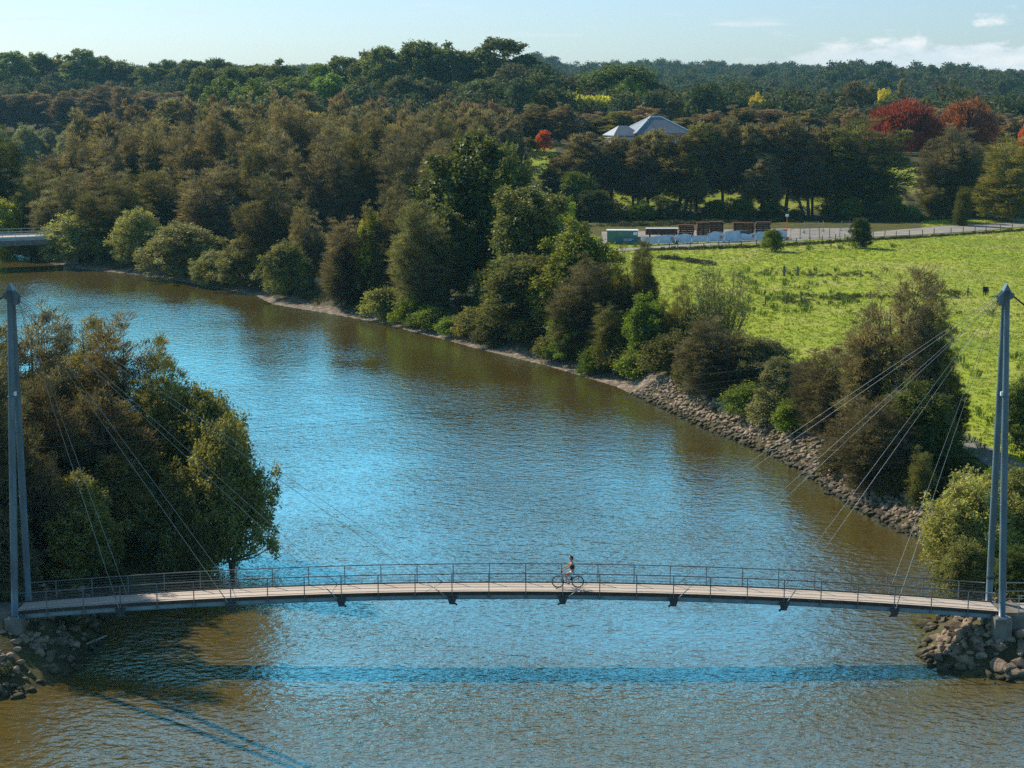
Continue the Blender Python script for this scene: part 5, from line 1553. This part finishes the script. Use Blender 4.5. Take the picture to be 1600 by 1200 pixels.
for k in range(NP):
    b = MB(); V = []; F_ = []
    hh = prn.uniform(1.55, 2.0)
    for j in range(13):
        t = j / 12; top = hh + .22 * math.sin(t * math.pi) * (1 if k % 3 else -.6) + .06 * math.sin(9 * t + k)
        yb_ = .05 * math.sin(7 * t + k * 2)
        V += [(k * pw + .06 + t * (pw - .12), yb_, .12), (k * pw + .06 + t * (pw - .12), yb_ - .03, top), (k * pw + .06 + t * (pw - .12), yb_ + .012, .12), (k * pw + .06 + t * (pw - .12), yb_ - .018, top)]
    for j in range(12):
        q = j * 4
        F_ += [(q, q + 4, q + 5, q + 1), (q + 3, q + 7, q + 6, q + 2), (q + 1, q + 5, q + 7, q + 3)]
    b.add(V, F_); ban = b.build('banner', M_BANNER, fe)
    b = MB()
    for row in range(3):
        x0 = k * pw + .4 + prn.uniform(0, .3); x1 = x0 + pw * prn.uniform(.35, .6)
        while x0 < x1:
            ww = prn.uniform(.10, .30); b.box((x0 + ww / 2, -.10, .55 + .28 * row), (ww, .02, .10)); x0 += ww + .07
    b.build('lettering', M_PRINT, ban)
    if k in (1, 4, 6):
        b = MB(); b.tube([(k * pw + pw * .82, -.115, 1.0), (k * pw + pw * .82, -.09, 1.0)], .30, 12); b.build('emblem', M_ORANGE, ban)
for k in range(NP + 1):
    b = MB(); b.tube([(k * pw, .10, 0), (k * pw, .10, 2.1)], .03, 6); b.box((k * pw, .10, .06), (.25, .6, .12)); b.build('post', M_GALV, fe)

c0 = gp(973, 381.5); bx = empty('site_container', (c0[0], c0[1] + 1.3, 2.03), R(-3)); tag(bx, 'green site container with white roof and teal banner behind the bank trees', 'container')
b = MB()
for k in range(30): b.box((-3.0 + .2 * k + .1, -1.2 + .02 * (k % 2), 1.3), (.2, .06, 2.5))
b.box((0, .02, 1.3), (6.0, 2.36, 2.5)); b.build('body', M_GREENBOX, bx)
b = MB(); b.box((0, 0, 2.63), (6.2, 2.6, .12)); b.build('roof', M_WHITE, bx)
b = MB(); b.box((1.0, -1.32, .75), (5.2, .04, 1.35)); bn = b.build('banner', M_TEAL, bx)
b = MB(); b.box((1.2, -1.35, .95), (2.0, .02, .1)); b.box((1.0, -1.35, .7), (1.5, .02, .1)); b.build('lettering', M_BANNER, bn)
b = MB(); b.box((2.5, -1.27, 2.05), (.8, .05, .6)); b.build('window', M_WHITE, bx)

for i, (px, py, w_, h_, lab) in enumerate([(1075, 372, 3.4, 2.9, 'tall rusty stack of site panels behind the banner fence, leftmost of five'), (1102, 371, 2.8, 3.1, 'rusty panel stack, second from left behind the banner fence'),
                                         (1122, 370, 3.0, 3.2, 'rusty panel stack, third from left behind the banner fence'), (1165, 368, 4.6, 2.8, 'wide rusty panel stack, fourth from left behind the banner fence'),
                                         (1195, 367, 3.2, 2.7, 'rusty panel stack, rightmost of five behind the banner fence')]):
    g = gp(px, py); o = empty('panel_stack', (g[0], g[1] + 3, 2.02), random.uniform(-.1, .1)); tag(o, lab, 'panel stack', 'rusty stacks in the works yard')
    n_ = int(h_ / .42)
    for k in range(n_):
        b = MB(); q = random.uniform(-.12, .12)
        for j in range(3): b.box((q + (j - 1) * w_ * .4, 0, .42 * k + .05), (.12, 1.6, .10))
        for j in range(int(w_ / .32)): b.box((q - w_ / 2 + .32 * j + .15, 0, .42 * k + .24), (.29, 1.7 + .06 * (j % 2), .26))
        b.build('panel_layer', M_RUST, o)
g = gp(1036, 373); o = empty('pallet_load', (g[0], g[1] + 2.5, 2.02)); tag(o, 'flat pale-topped load of boards behind the left end of the banner fence', 'pallet')
b = MB()
for j in range(18): b.box((-3.2 + .36 * j, 0, 1.2 + .03 * (j % 2)), (.33, 1.6, 1.2))
b.build('boards', M_RUST, o); b = MB(); b.box((0, 0, 1.9), (6.6, 1.8, .1)); b.build('cover', M_WHITE, o); b = MB()
for j in (-2.5, 0, 2.5): b.box((j, 0, .3), (.2, 1.6, .55))
b.build('bearers', M_WOOD, o)
g = gp(1160, 374); o = empty('skip_bin', (g[0], g[1] + 1.2, 2.03)); tag(o, 'navy blue bin standing at the banner fence below the wide rusty stack', 'bin')
b = MB(); b.add([(-.9, -.6, .15), (.9, -.6, .15), (.9, .6, .15), (-.9, .6, .15), (-1.1, -.75, 1.5), (1.1, -.75, 1.5), (1.1, .75, 1.5), (-1.1, .75, 1.5)], [(0, 3, 2, 1), (0, 1, 5, 4), (1, 2, 6, 5), (2, 3, 7, 6), (3, 0, 4, 7), (4, 5, 6, 7)]); b.build('body', M_NAVY, o)
b = MB(); b.box((0, 0, 1.56), (2.26, 1.56, .1)); b.build('lid', M_NAVY, o); b = MB()
for x in (-.8, .8):
    for y in (-.5, .5): b.tube([(x, y - .04, .09), (x, y + .04, .09)], .09, 8)
b.build('castors', M_BLACK, o)
g = gp(1229, 374.5); lt_ = empty('lighting_tower', (g[0], g[1], 2.03)); tag(lt_, 'orange lighting mast with pale lamp head at the right end of the banner fence', 'light tower')
b = MB(); b.tube([(0, 0, 0), (0, 0, 4.6)], [.09, .06], 8); b.build('mast', M_ORANGE, lt_)
b = MB(); b.box((0, -.05, 4.85), (.55, .3, .45)); b.build('lamp_head', M_WHITE, lt_)
b = MB(); b.box((-1.0, .2, 1.95), (2.0, 1.1, .28)); b.build('boom', M_ORANGE, lt_); b = MB(); b.box((0, 0, .35), (1.0, 1.0, .35)); b.build('base', M_ORANGE, lt_)
for i, (xa_, ya_, xb_, yb_) in enumerate([(1235, 374, 1250, 373.5), (1250, 373.5, 1265, 373), (1265, 373, 1280, 372), (1280, 372, 1296, 371.5), (1296, 371.5, 1312, 370.5), (1256, 364, 1256.5, 372), (1286, 361, 1287, 366), (1312, 370.5, 1327, 369), (1314, 361, 1328, 360.5), (1256, 362, 1286, 361)]):
    A_ = np.array(gp(xa_, ya_)); B_ = np.array(gp(xb_, yb_)); v = B_ - A_; l_ = min(np.hypot(*v), 3.6); a_ = math.atan2(v[1], v[0])
    o = empty('mesh_fence_panel', (A_[0], A_[1], 2.03), a_); tag(o, 'galvanised temporary mesh fence panel, %s of those right of the lighting mast' % ORD[i], 'fence panel', 'temporary fence panels')
    b = MB()
    b.tube([(.05, 0, .08), (.05, 0, 2.1), (l_ - .05, 0, 2.1), (l_ - .05, 0, .08)], .055, 6); b.tube([(.05, 0, .15), (l_ - .05, 0, .15)], .03, 6); b.build('frame', M_GALV, o)
    b = MB()
    for k in range(1, int(l_ / .3)): b.tube([(.3 * k, 0, .15), (.3 * k, 0, 2.1)], .006, 3)
    for k in range(1, 8): b.tube([(.05, .008, .15 + .24 * k), (l_ - .05, .008, .15 + .24 * k)], .006, 3)
    b.build('wire_mesh', M_GALV, o)
    b = MB(); b.box((.05, 0, .05), (.25, .6, .1)); b.build('foot', M_CONC, o)

# ================================================================== house on the rise
M_ROOF = plain('roof_sheet', (.15, .168, .20), .45, var=.10, scale=.4, spec=.5)
M_WALL = plain('house_render', (.55, .52, .47), .85, var=.08, scale=.5)
M_GLASS = plain('window_glass', (.03, .04, .05), .1, var=.1, spec=.8)
hp_ = at_dist(1024, 200, 478); hzv = 17.2
ho = empty('house', (hp_[0], hp_[1], hzv - 1.5), R(18)); tag(ho, 'single-storey house with pale grey hipped metal roof showing above the tree line', 'house')
b = MB(); b.box((0, 0, 1.9), (15.2, 11.2, 5.2)); b.box((-10.6, -1.2, 1.6), (7.0, 7.0, 4.6)); b.build('wall', M_WALL, ho)


def hip(b, cx_, cy_, L1, W1, z0, z1, ridge):
    x0, x1, y0, y1 = cx_ - L1 / 2, cx_ + L1 / 2, cy_ - W1 / 2, cy_ + W1 / 2
    V = [(x0, y0, z0), (x1, y0, z0), (x1, y1, z0), (x0, y1, z0), (cx_ - ridge / 2, cy_, z1), (cx_ + ridge / 2, cy_, z1)]
    V += [(x0, y0, z0 - .22), (x1, y0, z0 - .22), (x1, y1, z0 - .22), (x0, y1, z0 - .22)]
    b.add(V, [(0, 1, 5, 4), (1, 2, 5), (2, 3, 4, 5), (3, 0, 4), (6, 7, 1, 0), (7, 8, 2, 1), (8, 9, 3, 2), (9, 6, 0, 3), (9, 8, 7, 6)])


b = MB(); hip(b, 0, 0, 17.4, 13.0, 4.55, 9.0, 3.2); rf = b.build('roof', M_ROOF, ho)
b = MB(); hip(b, -10.4, -1.2, 9.0, 8.6, 3.95, 6.6, 2.5); b.build('wing_roof', M_ROOF, ho)
b = MB(); b.tube([(-1.6, 0, 9.03), (1.6, 0, 9.03)], .2, 6)
for cx_, cy_ in ((-8.7, -6.5), (-8.7, 6.5)): b.tube([(-1.6, 0, 9.0), (cx_, cy_, 4.6)], .2, 6)
for cx_, cy_ in ((8.7, -6.5), (8.7, 6.5)): b.tube([(1.6, 0, 9.0), (cx_, cy_, 4.6)], .2, 6)
b.build('ridge_capping', M_WHITE, rf)
b = MB(); b.tube([(-3.2, -2.2, 6.6), (-3.2, -2.2, 8.3), (-3.2, -2.2, 8.5)], [.16, .16, .26], 8); b.build('flue', M_GALV, rf)
b = MB(); b.box((-15.6, -2.5, 3.3), (3.4, 4.0, .12)); b.build('verandah_roof', M_WHITE, ho)
for x in (-17.0, -14.4):
    b = MB(); b.box((x, -4.2, 1.4), (.14, .14, 3.7)); b.build('verandah_post', M_WHITE, ho)
for x in (-5.2, -1.6, 2.2, 5.6):
    b = MB(); b.box((x, -5.66, 3.2), (1.9, .12, 1.5)); wf = b.build('window', M_WHITE, ho); b = MB(); b.box((x, -5.74, 3.2), (1.7, .05, 1.3)); b.build('pane', M_GLASS, wf)
# long low shed at the far right
sp_ = at_dist(1578, 186, 560); so = empty('shed', (sp_[0], sp_[1], hz(sp_[0], sp_[1]) - .2)); tag(so, 'long low grey shed beyond the right-hand red tree', 'shed')
zz = sp_[2] - hz(sp_[0], sp_[1])
b = MB(); b.box((0, 0, zz / 2 - .2), (15, 7, zz)); b.build('wall', plain('shed_wall', (.10, .10, .11), .7, var=.2), so)
b = MB(); b.box((0, 0, zz + .05), (16, 8, .25)); b.build('roof', M_ROOF, so)
# pale farmhouse glimpsed in the far left wood
fp_ = at_dist(80, 160, 852); fh = empty('cottage', (fp_[0], fp_[1], hz(fp_[0], fp_[1]))); tag(fh, 'small cream cottage half hidden among purplish trees at far left', 'cottage')
zz = fp_[2] - hz(fp_[0], fp_[1])
b = MB(); b.box((0, 0, zz / 2), (5.2, 5, zz)); b.build('wall', plain('cream_wall', (.55, .45, .33), .8, var=.1), fh)
b = MB(); hip(b, 0, 0, 6.2, 6, zz + .1, zz + 1.5, 2); b.build('roof', M_ROOF, fh)
b = MB(); b.box((.8, -2.53, zz - 1.2), (1.0, .08, 1.0)); b.build('window', M_GLASS, fh)

# ================================================================== haze, sky, sun
HZ0, HZ1 = -4.0, 95.0
hm = bpy.data.meshes.new('haze')
hv_ = [(x, y, z) for x in (-3600, 3600) for y in (-260, 7400) for z in (HZ0, HZ1)]
hm.from_pydata(hv_, [], [(0, 1, 3, 2), (4, 6, 7, 5), (0, 4, 5, 1), (2, 3, 7, 6), (0, 2, 6, 4), (1, 5, 7, 3)]); hm.update()
mh, nt, out = new_mat('haze')
vp = N(nt, 'ShaderNodeVolumePrincipled', inp={'Color': (.36, .76, 1.0, 1), 'Density': HAZE, 'Anisotropy': 0.2})
nt.links.new(vp.outputs[0], out.inputs['Volume'])
ho_ = link('haze', hm, mh); tag(ho_, 'thin bluish haze lying over the whole valley', 'haze', None, 'stuff')

SUN_EL = R(38); SUN_DIR = Vector((-0.737 * math.cos(SUN_EL), 0.676 * math.cos(SUN_EL), math.sin(SUN_EL)))
sd = bpy.data.lights.new('sun', 'SUN'); sd.energy = SUN_E; sd.angle = R(.5); sd.color = (1.0, .89, .72)
so_ = bpy.data.objects.new('sun', sd); C.objects.link(so_)
so_.rotation_euler = (-SUN_DIR).to_track_quat('-Z', 'Y').to_euler()

w = bpy.data.worlds.new('World'); scene.world = w; w.use_nodes = True
nt = w.node_tree; nt.nodes.clear(); L = nt.links
out = nt.nodes.new('ShaderNodeOutputWorld')
sky = nt.nodes.new('ShaderNodeTexSky'); sky.sky_type = 'NISHITA'; sky.sun_disc = False
sky.sun_elevation = SUN_EL; sky.sun_rotation = math.atan2(SUN_DIR.x, SUN_DIR.y)
sky.air_density = 1.0; sky.dust_density = 0.6; sky.ozone_density = 2.5; sky.altitude = 30
bg = nt.nodes.new('ShaderNodeBackground'); bg.inputs['Strength'].default_value = SKY_S
tint = N(nt, 'ShaderNodeMix', data_type='RGBA', blend_type='MULTIPLY'); tint.inputs[0].default_value = 1.0; L.new(sky.outputs[0], tint.inputs[6])
# clouds: low cumulus bank to the right, thin wisps elsewhere
tc = nt.nodes.new('ShaderNodeTexCoord')
sx = nt.nodes.new('ShaderNodeSeparateXYZ'); L.new(tc.outputs['Generated'], sx.inputs[0])


def M2(op, a, b=None, c=None):
    n = N(nt, 'ShaderNodeMath', operation=op)
    for i, v in enumerate((a, b, c)):
        if v is None: continue
        if isinstance(v, (int, float)): n.inputs[i].default_value = v
        else: L.new(v, n.inputs[i])
    return n.outputs[0]


def MR(v, a, b, c=0.0, d=1.0):
    n = N(nt, 'ShaderNodeMapRange', interpolation_type='SMOOTHSTEP')
    for k, x in zip(('From Min', 'From Max', 'To Min', 'To Max'), (a, b, c, d)): n.inputs[k].default_value = x
    L.new(v, n.inputs['Value']); return n.outputs[0]


ya = M2('MAXIMUM', M2('ABSOLUTE', sx.outputs['Y']), .05)
uu = M2('DIVIDE', sx.outputs['X'], ya); vv = M2('DIVIDE', sx.outputs['Z'], ya)
cb = nt.nodes.new('ShaderNodeCombineXYZ'); L.new(M2('MULTIPLY', uu, 30.0), cb.inputs[0]); L.new(M2('MULTIPLY', vv, 75.0), cb.inputs[1])
cn = N(nt, 'ShaderNodeTexNoise', inp={'Scale': 1.0, 'Detail': 7.0, 'Roughness': .58}); L.new(cb.outputs[0], cn.inputs['Vector'])
tup = N(nt, 'ShaderNodeMix', data_type='RGBA'); L.new(MR(vv, .05, .22), tup.inputs[0]); tup.inputs[6].default_value = SKY_TINT; tup.inputs[7].default_value = SKY_UP
tzz = N(nt, 'ShaderNodeMix', data_type='RGBA'); L.new(MR(sx.outputs['Z'], .42, .75), tzz.inputs[0]); L.new(tup.outputs[2], tzz.inputs[6]); tzz.inputs[7].default_value = SKY_ZEN
L.new(tzz.outputs[2], tint.inputs[7])
right = MR(uu, .09, .22)
topv = M2('MULTIPLY_ADD', right, .019, .006)                       # the bank rises towards the right
low_ = M2('SUBTRACT', 1.0, MR(M2('SUBTRACT', vv, topv), -.006, .014))
mask = M2('MULTIPLY', MR(M2('MULTIPLY_ADD', low_, .36, cn.outputs['Fac']), .58, .76), right)
cb2 = nt.nodes.new('ShaderNodeCombineXYZ'); L.new(M2('MULTIPLY', uu, 14.0), cb2.inputs[0]); L.new(M2('MULTIPLY', vv, 130.0), cb2.inputs[1]); cb2.inputs[2].default_value = 4.7
cn2 = N(nt, 'ShaderNodeTexNoise', inp={'Scale': 1.0, 'Detail': 5.0}); L.new(cb2.outputs[0], cn2.inputs['Vector'])
wisp = M2('MULTIPLY', MR(cn2.outputs['Fac'], .60, .78), M2('MULTIPLY', MR(vv, .008, .02), M2('SUBTRACT', 1.0, MR(vv, .05, .3))))
mask = M2('MINIMUM', M2('MAXIMUM', M2('MULTIPLY', mask, .8), M2('MULTIPLY', wisp, .55)), 1.0)
cmix = N(nt, 'ShaderNodeMix', data_type='RGBA'); L.new(mask, cmix.inputs[0]); L.new(tint.outputs[2], cmix.inputs[6])
shade = N(nt, 'ShaderNodeMix', data_type='RGBA'); L.new(MR(cn.outputs['Fac'], .45, .7), shade.inputs[0])
shade.inputs[6].default_value = tuple(c * CLOUD for c in (.78, .86, .92)) + (1,); shade.inputs[7].default_value = tuple(c * CLOUD for c in (1, 1, 1)) + (1,)
L.new(shade.outputs[2], cmix.inputs[7])
L.new(cmix.outputs[2], bg.inputs[0]); L.new(bg.outputs[0], out.inputs[0])

scene.view_settings.view_transform = 'Standard'; scene.view_settings.look = 'None'
scene.view_settings.exposure = EXPO; scene.view_settings.gamma = 1.0; scene.view_settings.use_curve_mapping = False
scene.render.engine = 'CYCLES'
cy = scene.cycles
cy.max_bounces = 5; cy.diffuse_bounces = 2; cy.glossy_bounces = 3; cy.transmission_bounces = 3; cy.volume_bounces = 1; cy.transparent_max_bounces = 6
cy.use_adaptive_sampling = True; cy.adaptive_threshold = .01; cy.sample_clamp_indirect = 4.0; cy.caustics_reflective = False; cy.caustics_refractive = False
cy.use_denoising = DENOISE; cy.denoiser = 'OPENIMAGEDENOISE'; cy.denoising_prefilter = 'ACCURATE'; cy.denoising_input_passes = 'RGB_ALBEDO_NORMAL'
scene.render.film_transparent = False
